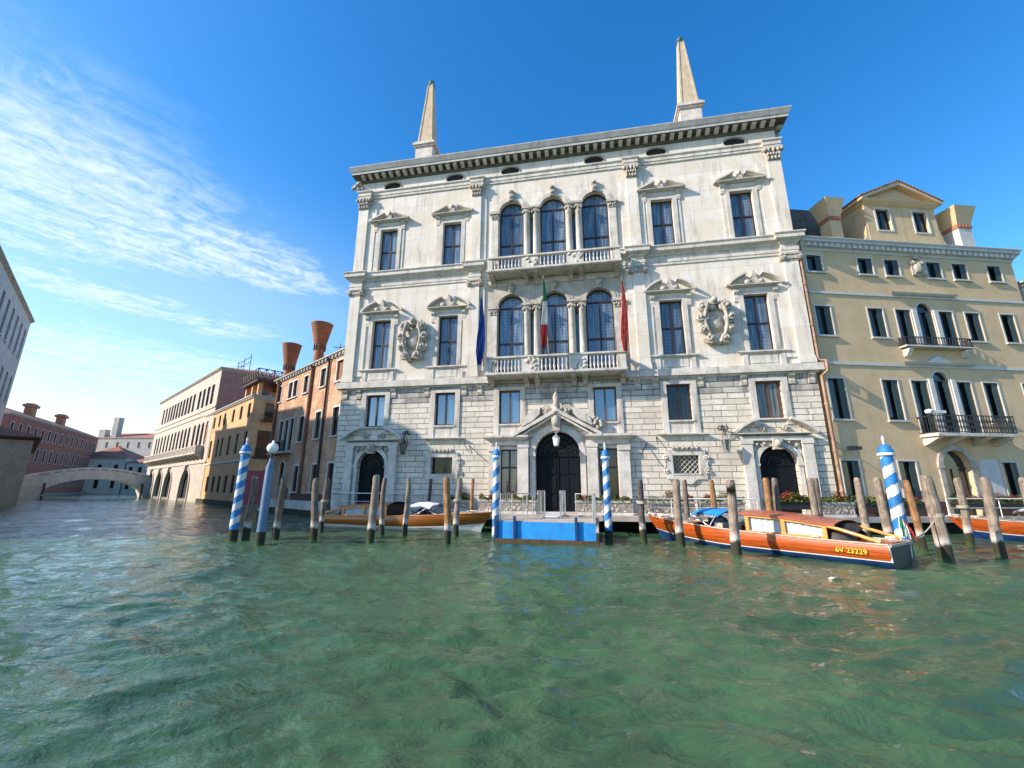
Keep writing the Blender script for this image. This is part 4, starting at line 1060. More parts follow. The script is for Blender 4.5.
# medallion
m = MB(); n = 20
m.prismY([(0.42*math.cos(2*PI*k/n), 0.52*math.sin(2*PI*k/n)) for k in range(n)], -0.08, 0)
for k in range(4): scroll(m, 0.4*math.cos(PI/4+PI/2*k), 0.5*math.sin(PI/4+PI/2*k), 0.17, -0.07, 1 if k % 2 else -1, 1.4, PI/4+PI/2*k, 0.05, 14)
m.prismY([(-0.2, 0.6), (0.2, 0.6), (0.3, 0.9), (0, 0.75), (-0.3, 0.9)], -0.12, 0); m.ball((0, -0.12, 0), 0.3, 8, 6, (1, 0.5, 1.2))
part(m, 'medallion', 'carved_stone', yp, (7.35, 0, 15.05))
# balconies
for zf, s0, s1, full in ((10.0, 5.0, 9.25, False), (5.0, 5.05, 9.75, True)):
    m = MB(); pr = 0.45 if not full else 0.95
    m.box(s0, s1, -pr, 0, zf-(0.16 if full else 0.08), zf)
    for x in ((s0+0.25, (2*s0+s1)/3, (s0+2*s1)/3, s1-0.25) if full else (s0+0.3, s1-0.3)):
        m.prismX([(0, zf-0.6), (-0.2, zf-0.55), (-pr*0.85, zf-0.25), (-pr*0.9, zf-0.16), (0, zf-0.16)], x-0.13, x+0.13)
    bo = part(m, 'balcony', 'istrian_stone', yp)
    m = MB(); h = 0.95 if full else 0.5
    m.box(s0, s1, -pr, -pr+0.05, zf+h-0.05, zf+h); m.box(s0, s1, -pr, -pr+0.05, zf+0.03, zf+0.08)
    for x in (s0, s1-0.05): m.box(x, x+0.05, -pr, 0, zf+h-0.05, zf+h); m.box(x, x+0.05, -pr, 0, zf+0.03, zf+0.08)
    n = int((s1-s0)/0.16)
    for k in range(n+1):
        x = s0+(s1-s0-0.03)*k/n; m.box(x, x+0.03, -pr+0.01, -pr+0.04, zf+0.08, zf+h-0.05)
        if full and k < n:
            for zz in (0.3, 0.62): m.arch(x+0.08, zf+zz, 0.045, 0.075, -pr+0.01, -pr+0.04, 0, 360, 8)
    for x in (s0+0.01, s1-0.04):
        for k in range(1, 6): m.box(x, x+0.03, -pr+pr*k/6, -pr+pr*k/6+0.03, zf+0.08, zf+h-0.05)
    part(m, 'iron_railing', 'dark_iron', bo)
# arched street door
m = MB(); r = 0.825
m.arch(0, 3.35, r, r+0.28, -0.1, 0, n=16)
for s in (-1, 1): m.box(min(s*r, s*(r+0.26)), max(s*r, s*(r+0.26)), -0.08, 0, 0.8, 3.22); m.box(min(s*r, s*(r+0.32)), max(s*r, s*(r+0.32)), -0.14, 0, 3.22, 3.35)
part(m, 'door_surround', 'carved_stone', yp, (6.775, 0, 0))
m = MB(); pts = [(-r, 0.8), (r, 0.8)] + [(r*math.cos(PI*k/14), 3.35+r*math.sin(PI*k/14)) for k in range(15)]
m.prismY(pts, 0.26, 0.3); m.box(-r, r, 0.2, 0.26, 3.2, 3.3); m.box(-0.04, 0.04, 0.2, 0.26, 0.8, 3.2)
part(m, 'door', 'dark_glass', yp, (6.775, 0, 0))
# dormer
m = MB(); yd = 0.6; DC = 7.92
WC = (6.63, 9.26)
m.wall(DC-2.5, DC+2.5, 16.5, 20.0, [(c-0.48, c+0.48, 18.03, 19.52) for c in WC], yd, 0.2)
m.quad((DC-2.5,yd,16.5),(DC-2.5,yd,20.0),(DC-2.5,9,20.0),(DC-2.5,9,16.5)); m.quad((DC+2.5,yd,16.5),(DC+2.5,9,16.5),(DC+2.5,9,20.0),(DC+2.5,yd,20.0))
for s, x in ((-1, DC-2.5), (1, DC+2.5)):
    q = [(x, 16.5), (x+s*0.7, 16.5), (x+s*0.6, 17.0), (x+s*0.22, 17.5), (x+s*0.12, 18.2), (x, 18.4)]
    m.prismY(q if s > 0 else q[::-1], yd+0.02, yd+0.3)
dm = part(m, 'dormer', 'yellow_plaster', yp)
for xc in WC:
    w = window_part(dm, xc, yd+0.12, 18.03, 19.52, 0.48, 'green_shutter', 'dark_glass', False, 0, 0.07)
m = MB()
m.prof([(0.02, 19.8), (0.1, 19.85), (0.25, 20.0), (0.3, 20.12), (0, 20.16)], DC-2.47, DC+2.47, yd, 7)
for s in (-1, 1):
    q = [(DC+s*2.85, 20.0), (DC+s*2.85, 20.2), (DC, 21.5), (DC, 21.25)]
    m.prismY(q if s < 0 else q[::-1], yd-0.32, yd+7.0)
m.prismY([(DC-2.47, 20.15), (DC+2.47, 20.15), (DC, 21.25)], yd+0.02, yd+0.2)
part(m, 'dormer_pediment', 'yellow_plaster', dm)
m = MB()
for s in (-1, 1):
    q = [(DC+s*2.95, 20.2), (DC+s*2.95, 20.26), (DC, 21.6), (DC, 21.51)]
    m.prismY(q if s < 0 else q[::-1], yd-0.36, yd+7.0)
part(m, 'dormer_roof', 'roof_tiles', dm)
for xc in WC:
    m = MB()
    for s in (-1, 1): m.box(xc+min(s*0.48, s*0.58), xc+max(s*0.48, s*0.58), yd-0.04, yd, 17.93, 19.62)
    m.box(xc-0.48, xc+0.48, yd-0.04, yd, 19.52, 19.62); m.box(xc-0.48, xc+0.48, yd-0.04, yd, 17.93, 18.03)
    part(m, 'dormer_trim', 'trim_white', dm)
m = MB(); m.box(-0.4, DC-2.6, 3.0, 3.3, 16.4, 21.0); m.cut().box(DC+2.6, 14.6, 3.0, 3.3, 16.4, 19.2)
part(m, 'dark_attic_wall', 'soot_and_shade_stone', yp)
# flared chimneys
def sq_chimney(x, y, zb, zt, w, wt, matb, matc='yellow_plaster'):
    m = MB()
    def ring(w0, z0, w1, z1): 
        m.add([(-w0,-w0,z0),(w0,-w0,z0),(w0,w0,z0),(-w0,w0,z0),(-w1,-w1,z1),(w1,-w1,z1),(w1,w1,z1),(-w1,w1,z1)], [(0,3,2,1),(4,5,6,7),(0,1,5,4),(1,2,6,5),(2,3,7,6),(3,0,4,7)])
    ring(w, zb, w, zt-1.45)
    c = part(m, 'chimney', matb, yp, (x, y, 0))
    m = MB(); ring(w+0.02, zt-1.2, wt, zt); part(m, 'chimney_cap', matc, c)
    m = MB(); ring(w+0.05, zt-1.45, w+0.05, zt-1.2)
    for k in range(4):
        for s in (-1, 1): m.box(-w+2*w*(k+0.3)/4, -w+2*w*(k+0.7)/4, s*(w+0.06)-0.02, s*(w+0.06)+0.02, zt-1.43, zt-1.22)
    part(m, 'chimney_collar', 'terracotta', c)
    return c
sq_chimney(3.15, 0.9, 16.0, 19.9, 0.38, 0.66, 'yellow_plaster'); sq_chimney(12.1, 0.9, 16.0, 19.9, 0.46, 0.80, 'trim_white')

# dark roof block seen behind the yellow palazzo
# far-right red roofed house
house('corner_house', 'pale house with red tiled roof just visible past the yellow palazzo at the right edge', (28.6, 4.3), 0, 0, 9, 0.8, 14.6, 9, 'trim_white', [(0.8, 1.7, 11.5, 13.0)], rz=R(20), roof_h=1.8)

# ------------------------------------------------------------------ brick house beside the small canal
bw = []
def addw(lst, s, hw, z0, z1, *e): lst.append((-s-hw, -s+hw, z0, z1, *e))
addw(bw, -4.3, 0.5, 9.8, 11.4, False, 'shut')
for s in (-1.4, 2.0, 4.35, 5.5, 8.2): addw(bw, s, 0.45, 9.8, 11.3, False, 'curtained_glass')
for s in (-4.4, -1.35, 1.95): addw(bw, s, 0.5, 5.7, 7.8)
for s in (4.1, 5.3, 6.6): addw(bw, s, 0.42, 5.1, 7.85)
for s in (-4.5, -1.75, 1.85): addw(bw, s, 0.48, 1.75, 3.75)
addw(bw, 5.1, 0.55, 1.0, 3.7, True)
bh = house('brick_house', 'old brick house with downpipes and white window frames, left of the white palazzo', (-19.92, 5.02), 57, -9.2, 5.9, 0.0, 12.1, 9, 'old_brick', bw, roof_h=1.0, trim='trim_white', trim_w=0.13)
m = MB(); m.box(-9.25, 5.9, -0.12, 0, 0.45, 1.1); part(m, 'stone_plinth', 'istrian_stone', bh)
m = MB(); m.box(-9.25, 5.9, -0.14, 0, -1.0, 0.45); part(m, 'weedy_footing', 'algae', bh)
m = MB(); m.box(-4.1, -3.1, -0.02, 0, 1.1, 2.0); m.box(-2.4, 5.85, -0.03, 0.0, 1.1, 1.6); part(m, 'red_dado', 'maroon_plaster', bh)
m = MB(); m.box(-7.3, -3.4, -0.7, 0, 4.85, 5.0); bo = part(m, 'balcony', 'grey_stone', bh)
m = MB(); m.box(-7.3, -3.4, -0.7, -0.66, 5.85, 5.9)
for k in range(26): m.box(-7.28+k*0.155, -7.26+k*0.155, -0.7, -0.67, 5.0, 5.85)
part(m, 'iron_railing', 'dark_iron', bo)
for x, mt in ((-0.6, 'copper_pipe'), (2.55, 'dark_iron'), (-8.3, 'copper_pipe')):
    m = MB(); m.tube([(x, -0.12, 1.6), (x, -0.12, 11.6), (x, -0.3, 11.9)], 0.09 if mt != 'copper_pipe' else 0.14, 8); part(m, 'downpipe', mt, bh)
def funnel(x, y, zb, zt, rt):
    m = MB(); m.lathe([(0.42, 0), (0.42, 1.2), (0.44, zt-zb-2.6), (0.44, zt-zb-2.4), (0.55, zt-zb-2.1), (rt, zt-zb-0.05), (rt+0.04, zt-zb), (rt-0.1, zt-zb), (rt-0.25, zt-zb-0.5)], 0, 0, 18, zb)
    c = part(m, 'funnel_chimney', 'funnel_brick', bh, (x, y, 0))
    m = MB()
    for k in range(12):
        a = 2*PI*k/12; m.box(0.5*math.cos(a)-0.05, 0.5*math.cos(a)+0.05, 0.5*math.sin(a)-0.05, 0.5*math.sin(a)+0.05, zt-2.65, zt-2.1)
    part(m, 'smoke_slots', 'soot_and_shade_stone', c)
funnel(-5.0, 1.9, 11.5, 17.35, 0.98); funnel(-9.3, 0.85, 11.3, 16.0, 0.88)
m = MB()
m.add([(1.0, 1.5, 13.6), (4.6, 1.5, 13.6), (4.6, 6.0, 13.6), (1.0, 6.0, 13.6), (1.0, 3.7, 14.6), (4.6, 3.7, 14.6)], [(0,1,5,4), (2,3,4,5), (1,2,5), (3,0,4), (3,2,1,0)])
hut = part(m, 'roof_hut', 'roof_tiles', bh)
m = MB(); m.box(1.4, 4.3, 2.0, 5.6, 12.0, 13.6); part(m, 'hut_wall', 'ochre_plaster', hut)

# ------------------------------------------------------------------ ochre house with roof terrace
ow = []
for s in (8.7, 5.9, 3.4, -0.6, -3.9, -7.0): addw(ow, s, 0.5, 10.0, 11.6)
for s in (8.6, 4.9, 2.9, -0.5, -3.9, -7.2): addw(ow, s, 0.55, 5.9, 8.3)
for s in (7.0, 4.0, 1.2, -1.8, -4.8, -7.2): addw(ow, s, 0.7, 1.4, 3.4)
oh = house('ochre_house', 'ochre plastered house with a wooden terrace on its roof, between brick house and arcaded building', (-42.85, 21.0), 57, -14.5, 8.3, 0.0, 12.4, 9, 'ochre_plaster', ow, roof_h=1.0, cornice='trim_white', trim=None)
m = MB(); m.prof([(0, 4.9), (0.08, 4.95), (0.08, 5.1), (0, 5.15)], -14.5, 8.3, 0, 9); part(m, 'string_course', 'trim_white', oh)
m = MB(); m.box(-14.6, 8.4, -0.12, 9, -1, 0.5); part(m, 'weedy_footing', 'algae', oh)
for y0, z0, z1, yb in ((1.3, 9.6, 11.7, 1), (0.9, 5.4, 8.4, 1)):
    m = MB(); m.box(8.28, 8.34, y0, y0+1.5, z0, z1); w = part(m, 'window', 'dark_glass', oh)
    m = MB(); m.box(8.3, 9.1, y0-0.3, y0+1.9, z0-0.12, z0)
    for k in range(13): m.box(9.05, 9.09, y0-0.3+k*0.175, y0-0.28+k*0.175, z0, z0+0.9)
    m.box(9.05, 9.1, y0-0.3, y0+1.9, z0+0.9, z0+0.95)
    part(m, 'balcony', 'dark_iron', w)
m = MB(); m.box(8.31, 8.35, 3.0, 8.0, 5.0, 5.2)
part(m, 'side_string', 'trim_white', oh)
# altana
m = MB()
for x in (3.0, 5.4, 7.7):
    for y in (0.6, 3.5): m.cut().box(x-0.22, x+0.22, y-0.22, y+0.22, 12.4, 14.1)
al = part(m, 'roof_terrace', 'ochre_plaster', oh)
m = MB(); m.box(2.4, 8.4, 0.0, 4.2, 14.1, 14.3); part(m, 'terrace_floor', 'dark_wood', al)
m = MB()
for (xa, ya, xb, yb) in ((2.4, 0.0, 8.4, 0.0), (8.4, 0.0, 8.4, 4.2)):
    for z in (14.4, 15.6): m.tube([(xa, ya, z), (xb, yb, z)], 0.06, 4, False)
    n = 7 if xa != xb else 5
    for k in range(n+1):
        p = (xa+(xb-xa)*k/n, ya+(yb-ya)*k/n); m.tube([(*p, 14.3), (*p, 15.6)], 0.05, 4, False)
        if k < n:
            q = (xa+(xb-xa)*(k+1)/n, ya+(yb-ya)*(k+1)/n)
            m.tube([(*p, 14.4), (*q, 15.6)], 0.035, 4, False); m.tube([(*p, 15.6), (*q, 14.4)], 0.035, 4, False)
part(m, 'lattice_railing', 'brown_wood', al)

# ------------------------------------------------------------------ long arcaded building
cw = []
for s in (36.2, 33.6, 31.1, 28.9, 26.8, 24.6, 22.4, 20.2, 18.0, 15.8, 13.4, 10.0, 7.6, 5.2, 2.9): addw(cw, s, 0.72, 14.0, 17.0)
for s in (38.0, 35.6, 32.9, 30.2, 27.5, 24.8, 22.3, 19.9, 17.4, 15.1, 12.8, 9.6, 7.2, 5.0, 2.7): addw(cw, s, 0.7, 8.0, 10.8, True)
ch = house('arcaded_building', 'long cream stone building with four tall water arches and a continuous balcony', (-50.8, 26.1), 59, -41.5, 0.0, -0.5, 19.1, 14, 'cream_stone', cw, roof_h=2.2, trim=None, cornice='cream_stone',
   extra_holes=[(-s-2.6, -s+2.6, -0.5, 2.1, True) for s in (36.0, 28.5, 21.2, 9.8)], dep=0.4, winmat='dark_glass')
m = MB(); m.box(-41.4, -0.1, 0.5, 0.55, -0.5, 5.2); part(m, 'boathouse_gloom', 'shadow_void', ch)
m = MB()
for z in (12.4, 13.2, 5.3): m.prof([(0, z), (0.12, z+0.05), (0.12, z+0.2), (0, z+0.25)], -41.5, 0, 0, 0)
for s in (36.0, 28.5, 21.2, 9.8):
    m.arch(-s, 2.1, 2.6, 2.95, -0.12, 0, n=14); m.prismY([(-s-0.35, 4.5), (-s+0.35, 4.5), (-s+0.5, 5.3), (-s-0.5, 5.3)], -0.4, 0)
    for q in (-1, 1): m.box(-s+min(q*2.6, q*2.98), -s+max(q*2.6, q*2.98), -0.14, 0, -0.4, 2.1)
part(m, 'stone_trim', 'cream_stone', ch)
m = MB(); m.box(-40.5, -2.4, -1.0, 0, 6.65, 6.9); m.box(-40.5, -2.4, -1.0, -0.9, 7.7, 7.85)
for k in range(46): x = -40.2+37.6*k/45; m.box(x-0.12, x+0.12, -0.98, -0.9, 6.9, 7.7)
for k in range(19): x = -40.3+37.7*k/18; m.prismX([(0, 5.9), (-0.2, 5.95), (-0.9, 6.5), (-0.9, 6.65), (0, 6.65)], x-0.2, x+0.2)
for x in (-2.5,): m.box(x-0.08, x+0.08, -1.0, 0, 6.9, 7.85)
part(m, 'long_balcony', 'cream_stone', ch)
m = MB(); m.box(-0.02, 0.03, 0.1, 13.9, 0, 18.7); pk = part(m, 'pink_side_wall', 'pink_plaster', ch)
m = MB(); m.box(0.03, 0.07, 5.0, 6.6, 15.0, 16.6); part(m, 'window', 'dark_glass', pk)
m = MB()
m.box(-1, 5, 8, 14, 19.3, 19.4)
for x in (-6, -3, 0): m.tube([(x, 3.5, 19.5), (x, 3.5, 22.0)], 0.05, 5)
m.tube([(-6, 3.5, 21.6), (0, 3.5, 21.6)], 0.05, 5); m.tube([(-6, 3.5, 20.8), (0, 3.5, 20.8)], 0.04, 5)
part(m, 'roof_rail', 'dark_iron', ch)

# ------------------------------------------------------------------ left bank
lw = []
for k in range(10):
    x = -1.9 - k*3.0
    lw += [(x-0.55, x+0.55, 17.6, 21.4), (x-0.55, x+0.55, 12.0, 15.2), (x-0.55, x+0.55, 6.4, 9.4), (x-0.5, x+0.5, 2.0, 3.8)]
FA = math.atan2(0.6, -0.8)
lp = house('gothic_palazzo', 'tall weathered grey palazzo at the left edge with rows of long dark windows', (-69.8, 14.8), 0, -32.0, 0.0, -0.5, 23.2, 10, 'pale_plaster', lw, rz=FA, roof_h=1.4, trim='trim_white', winmat='dark_glass', cornice='carved_stone')
for x0 in (-3.6, -14.0, -24.0):
    m = MB(); m.box(x0, x0+1.2, 1.2, 2.4, 23.2, 25.6); m.box(x0-0.2, x0+1.4, 1.0, 2.6, 25.2, 25.6); part(m, 'chimney', 'terracotta', lp)
house('lower_wing', 'plastered palazzo on the left bank nearest the viewer', (-69.8+0.8*32.05, 14.8-0.6*32.05), 0, -12.5, 0.0, -0.5, 21.9, 9, 'pale_plaster', [(a, a+1, z, z+2.2) for a in (-10.5, -7.2, -4.0) for z in (4, 10, 16)], rz=FA, roof_h=0.4)

tb_u = (-0.857, 0.515)
tp = (-91.5, 31.4)
tw_ = [(-4.2, -3.2, 4.2, 5.6, False)]
tan = house('tan_garden_building', 'low tan brick building with brown eaves at the foot of the bridge', tp, 0, -34.0, 0.0, -0.5, 7.6, 7, 'tan_brick', [(-5.0, -4.0, 3.6, 5.0)], rz=math.atan2(tb_u[1], tb_u[0]), roof_h=1.6, eave=0.6, trim='trim_white', cornice='brown_wood')

# bridge
def bridge():
    t = thing('stone_bridge', 'white stone bridge with a low single arch over the small canal', 'bridge', (0, 0, 0))
    A, B = Vector((-93.6, 34.0, 0)), Vector((-86.6, 47.6, 0)); d = (B-A).normalized(); nrm = Vector((d.y, -d.x, 0)); L = (B-A).length
    A -= nrm*0.0
    def pt(s, off, z): q = A+d*s+nrm*off; return (q.x, q.y, z)
    n = 24; m = MB(); par = MB(); S = [(-2+ (L+4)*k/n) for k in range(n+1)]
    deck = lambda s: 4.35-2.0*((s-L/2)/(L/2+2))**2
    arch = lambda s: max(-0.5, 0.2+3.15*math.sqrt(max(0, 1-((s-L/2)/(L/2-0.6))**2))) if abs(s-L/2) < L/2-0.6 else -0.5
    for off in (0, 4.0):
        par.cut()
        for k in range(n):
            a, b = S[k], S[k+1]; q = [pt(a, off, arch(a)), pt(b, off, arch(b)), pt(b, off, deck(b)), pt(a, off, deck(a))]
            m.quad(*(q if off else q[::-1]))
            q = [pt(a, off, deck(a)), pt(b, off, deck(b)), pt(b, off, deck(b)+1.05), pt(a, off, deck(a)+1.05)]
            o2 = off+(0.3 if off == 0 else -0.3)
            r_ = [pt(a, o2, deck(a)), pt(b, o2, deck(b)), pt(b, o2, deck(b)+1.05), pt(a, o2, deck(a)+1.05)]
            par.quad(*q); par.quad(*r_); par.quad(q[3], q[2], r_[2], r_[3])
    for k in range(n):
        a, b = S[k], S[k+1]
        m.quad(pt(a, 0, deck(a)), pt(b, 0, deck(b)), pt(b, 4, deck(b)), pt(a, 4, deck(a))); m.quad(pt(a, 0, arch(a)), pt(b, 0, arch(b)), pt(b, 4, arch(b)), pt(a, 4, arch(a)))
    part(m, 'arch_span', 'bridge_stone', t); part(par, 'parapet', 'bridge_stone', t)
    m = MB()
    for k in range(10):
        s = 1+(L-2)*k/9; 
        for off in (-0.03, 4.03): m.cut().tube([pt(s-0.5, off, deck(s-0.5)+0.7), pt(s+0.5, off, deck(s+0.5)+0.7)], 0.12, 4, False)
    part(m, 'parapet_relief', 'grey_stone', t)
    for k, s in enumerate((1.2, L-1.2)):
        m = MB(); m.tube([pt(s, 4.6, -1), pt(s, 4.6, 2.6)], 0.16, 8); part(m, 'mooring_post', 'pile_wood_dark', t)
bridge()

# distant houses beyond the bridge: front from left to right
def far_house(name, label, A, B, H, depth, wall, rows, nw, roof_h, trim='trim_white', z0=-0.5, cor='grey_stone'):
    A, B = Vector((*A, 0)), Vector((*B, 0)); L = (B-A).length; rz = math.atan2(B.y-A.y, B.x-A.x)
    wins = []
    for za, zb in rows:
        for k in range(nw): xc = L*(k+0.5)/nw; wins.append((xc-0.55, xc+0.55, za, zb))
    return house(name, label, (A.x, A.y), 0, 0, L, z0, H, depth, wall, wins, rz=rz, roof_h=roof_h, trim=trim, cornice=cor)
rh = far_house('red_house', 'dark red brick house with pale window frames beyond the bridge', (-117.0, 42.0), (-152.0, 84.0), 17.0, 12, 'red_brick', [(2.2, 4.8), (7.6, 10.6), (12.6, 15.2)], 15, 2.6)
for x in (18, 36):
    m = MB(); m.box(x-1.2, x+1.2, 3, 4.4, 17.5, 21.5); m.box(x-1.7, x+1.7, 2.7, 4.7, 20.6, 21.2); c = part(m, 'chimney', 'terracotta', rh)
far_house('low_grey_house', 'low grey house with a terracotta hipped roof behind the bridge', (-153.0, 80.0), (-141.0, 85.0), 10.6, 14, 'white_plaster_low', [(1.5, 4.0), (6.0, 8.6)], 3, 4.4)
far_house('low_cream_house', 'low cream house with a row of narrow windows behind the bridge', (-140.5, 85.2), (-118.0, 93.0), 9.4, 10, 'white_plaster_low', [(5.0, 8.0), (1.2, 3.4)], 9, 2.2)
gh = far_house('long_grey_house', 'long grey house with a red roof and a square chimney far behind the bridge', (-222.0, 131.0), (-166.0, 138.0), 23.5, 14, 'grey_plaster', [(19.0, 21.6), (12.0, 15.0)], 11, 3.0)
m = MB(); m.box(8, 10.5, 0.5, 3, 23.0, 33.0); m.box(2, 5, 0.5, 3, 23.0, 27.5); part(m, 'chimney', 'grey_plaster', gh)

# land behind everything, out to the horizon
m = MB()
def land(pts): m.prismZ(pts, -1.0, 0.35)
u57 = (-0.8387, 0.5446)
land([(-14.4, 1.5), (-19.92, 5.02), (-27.5, 9.9), (-36.0, 16.6), (-50.8, 26.1), (-86.5, 47.6), (-100, 58), (-125, 90), (-400, 300), (-400, 900), (900, 900), (900, 60), (33, 6.5), (14, 1.0), (-13.9, 0.95)])
structure(m, 'ground', 'land')
m = MB(); m.prismZ([(-33.5, -12.6), (-69.5, 14.5), (-92, 31.2), (-112, 42), (-150, 84), (-400, 260), (-900, 200), (-900, -400), (-60, -60)], -1.0, 0.36)
structure(m, 'left_bank_ground', 'land')

# ------------------------------------------------------------------ mooring poles
def pole(x, y, top, r, mat, label, tip='flat', lean=(0, 0)):
    t = MB(); n = 16; prof = []; r *= 0.93
    H = top+1.2
    zs = [0, 0.8, 1.15, 1.5, 1.8, 2.1, 2.4, 2.7, 3.0, 3.3, H-0.32, H-0.12]
    rr = [r*(1.06-0.16*z/H)*random.uniform(0.95, 1.04) for z in zs]
    prof = list(zip(rr, zs)) + ([(r*0.7, H), ] if tip == 'flat' else [(r*0.55, H+0.05), (r*0.15, H+0.2)])
    v0 = len(t.v); t.lathe(prof, 0, 0, n, -1.2)
    ph = random.random()*6; cr = random.uniform(0.012, 0.04); sl0 = random.uniform(-0.25, 0.25)
    t.v = [(a*(1+0.09*math.sin(3*math.atan2(b, a)+ph+c)) + cr*math.sin(1.7*c+ph), b*(1+0.09*math.cos(2*math.atan2(b, a)+ph+0.7*c)) + cr*math.cos(1.3*c+ph), c + (sl0*a if c > top-0.3 else 0)) for a, b, c in t.v]
    o = t.build('mooring_pole', mat); o.location = (x, y, 0); o.rotation_euler = (lean[1]+random.uniform(-0.02, 0.02), lean[0]+random.uniform(-0.022, 0.022), random.random()*0.3)
    return tag(o, label, 'mooring pole', 'wooden mooring poles along the quay')
P_ = [
 (-12.0, -9.05, 2.5, 0.15, 'pile_wood', 'grey mooring pole between the leftmost striped pole and the pale blue lamp post'),
 (-10.86, -8.78, 2.58, 0.155, 'pile_wood', 'dark grey mooring pole just right of the pale blue lamp post'),
 (-9.44, -8.47, 2.47, 0.155, 'pile_wood', 'grey mooring pole with black foot, alone in the water left of the tan boat'),
 (-11.0, -5.52, 2.54, 0.13, 'pile_wood', 'thin dark mooring pole at the stern corner of the tan boat'),
 (-13.8, -0.85, 2.5, 0.13, 'pile_wood_dark', 'dark mooring pole by the quay behind the stern of the tan boat'),
 (-6.8, -8.56, 2.59, 0.165, 'pile_wood_pale', 'thick pale mooring pole in front of the left arched door'),
 (-7.43, -6.5, 2.52, 0.125, 'pile_wood', 'thin grey mooring pole right of the thick pale one before the left arched door'),
 (-6.53, -5.88, 2.53, 0.135, 'pile_wood_pale', 'grey mooring pole in front of the white canopy of the tan boat'),
 (-7.45, -0.85, 2.6, 0.11, 'pile_wood_dark', 'thin dark mooring pole against the quay behind the white canopy'),
 (-3.8, -8.22, 2.52, 0.155, 'pile_wood_orange', 'brown mooring pole with green weedy foot before the foredeck of the tan boat'),
 (-4.16, -5.76, 2.54, 0.145, 'pile_wood_pale', 'pale mooring pole just right of the brown one at the tan boat'),
 (-4.8, -0.85, 2.62, 0.11, 'pile_wood_orange', 'thin orange mooring pole behind the foredeck of the tan boat'),
 (3.9, -6.2, 2.45, 0.14, 'pile_wood_dark', 'dark topped mooring pole at the bow of the orange boat'),
 (5.12, -7.19, 2.43, 0.165, 'pile_wood_pale', 'pale mooring pole in front of the foredeck of the orange boat'),
 (6.13, -3.7, 2.5, 0.13, 'pile_wood', 'brown mooring pole behind the foredeck of the orange boat'),
 (7.33, -3.7, 2.5, 0.13, 'pile_wood_orange', 'orange brown mooring pole behind the blue canopy'),
 (6.39, -9.58, 2.39, 0.165, 'pile_wood_pale', 'thick weathered mooring pole with mossy foot in front of the blue canopy'),
 (9.17, -5.0, 2.56, 0.15, 'pile_wood_orange', 'orange mooring pole behind the cabin roof, left of the right arched door'),
 (9.58, -4.6, 2.56, 0.15, 'pile_wood', 'grey mooring pole leaning beside the orange one behind the cabin roof'),
 (11.09, -4.4, 2.57, 0.15, 'pile_wood_pale', 'pale mooring pole in front of the right arched door'),
 (11.5, -3.9, 2.58, 0.13, 'pile_wood', 'darker mooring pole close behind the pale one at the right arched door'),
 (12.81, -4.6, 2.57, 0.155, 'pile_wood_pale', 'pale mooring pole left of the pair behind the stern of the orange boat'),
 (13.1, -5.4, 2.54, 0.17, 'pile_wood_pale', 'thick pale mooring pole right of the pair behind the stern of the orange boat'),
 (13.3, -6.77, 2.44, 0.12, 'pile_wood_orange', 'slim orange streaked mooring pole right of the rightmost striped pole'),
 (12.25, -9.32, 2.52, 0.19, 'pile_wood_pale', 'thickest pale mooring pole, nearest the viewer right of the orange boat'),
 (16.46, -4.44, 2.57, 0.14, 'pile_wood_pale', 'pale mooring pole at the bow of the far right boat'),
 (14.82, -7.82, 2.49, 0.16, 'pile_wood_pale', 'pale mooring pole with a dark patch in front of the far right boat'),
 (17.4, -6.0, 2.53, 0.15, 'pile_wood_pale', 'mooring pole cut by the right edge of the picture'),
]
for x, y, tp_, r_, mt, lb in P_: pole(x, y, tp_, r_, mt, lb)

def striped_pole(x, y, top, r, label, turns, dark_foot=True):
    t = thing('striped_pole', label, 'striped pole', (x, y, 0), 0, 'blue and white striped mooring poles')
    n = 20; nz = 70; z0, z1 = (0.45 if dark_foot else 0.1), top-0.55
    A, B = MB(), MB()
    # sheets of the pole wall, alternating helically; each quad is split where the colours meet
    for i in range(nz):
        za, zb = z0+(z1-z0)*i/nz, z0+(z1-z0)*(i+1)/nz
        for k in range(n):
            a0, a1 = 2*PI*k/n, 2*PI*(k+1)/n
            f = (turns*((za+zb)/2-z0)/(z1-z0) - (a0+a1)/2/(2*PI)*1.0) % 1.0
            m_ = A if f < 0.5 else B
            ra = r*(1-0.12*(za/top)); rb = r*(1-0.12*(zb/top))
            m_.add([(ra*math.cos(a0), ra*math.sin(a0), za), (ra*math.cos(a1), ra*math.sin(a1), za), (rb*math.cos(a1), rb*math.sin(a1), zb), (rb*math.cos(a0), rb*math.sin(a0), zb)], [(0,1,2,3)], True)
    part(A, 'blue_stripe', 'stripe_blue', t); part(B, 'white_stripe', 'stripe_white', t)
    m = MB(); m.lathe([(r*0.98, 0), (r*0.98, z0+1.2)], 0, 0, 16, -1.2); part(m, 'foot', 'pile_wood_dark' if dark_foot else 'pile_wood', t)
    m = MB(); q = r*0.9
    m.lathe([(q, 0), (q*1.3, 0.05), (q*1.3, 0.14), (q*1.02, 0.18), (q*0.98, 0.27), (q*0.55, 0.33), (0.02, 0.37)], 0, 0, 18, z1); part(m, 'blue_cap', 'stripe_blue', t)
    m = MB(); m.lathe([(q*1.38, 0), (q*1.42, 0.04), (q*1.3, 0.09)], 0, 0, 18, z1-0.03); part(m, 'white_ring', 'stripe_white', t); m = MB(); m.lathe([(0.05, 0), (0.035, 0.1), (0.05, 0.16), (0.04, 0.26), (0.01, 0.3)], 0, 0, 10, z1+0.35); part(m, 'white_finial', 'stripe_white', t)
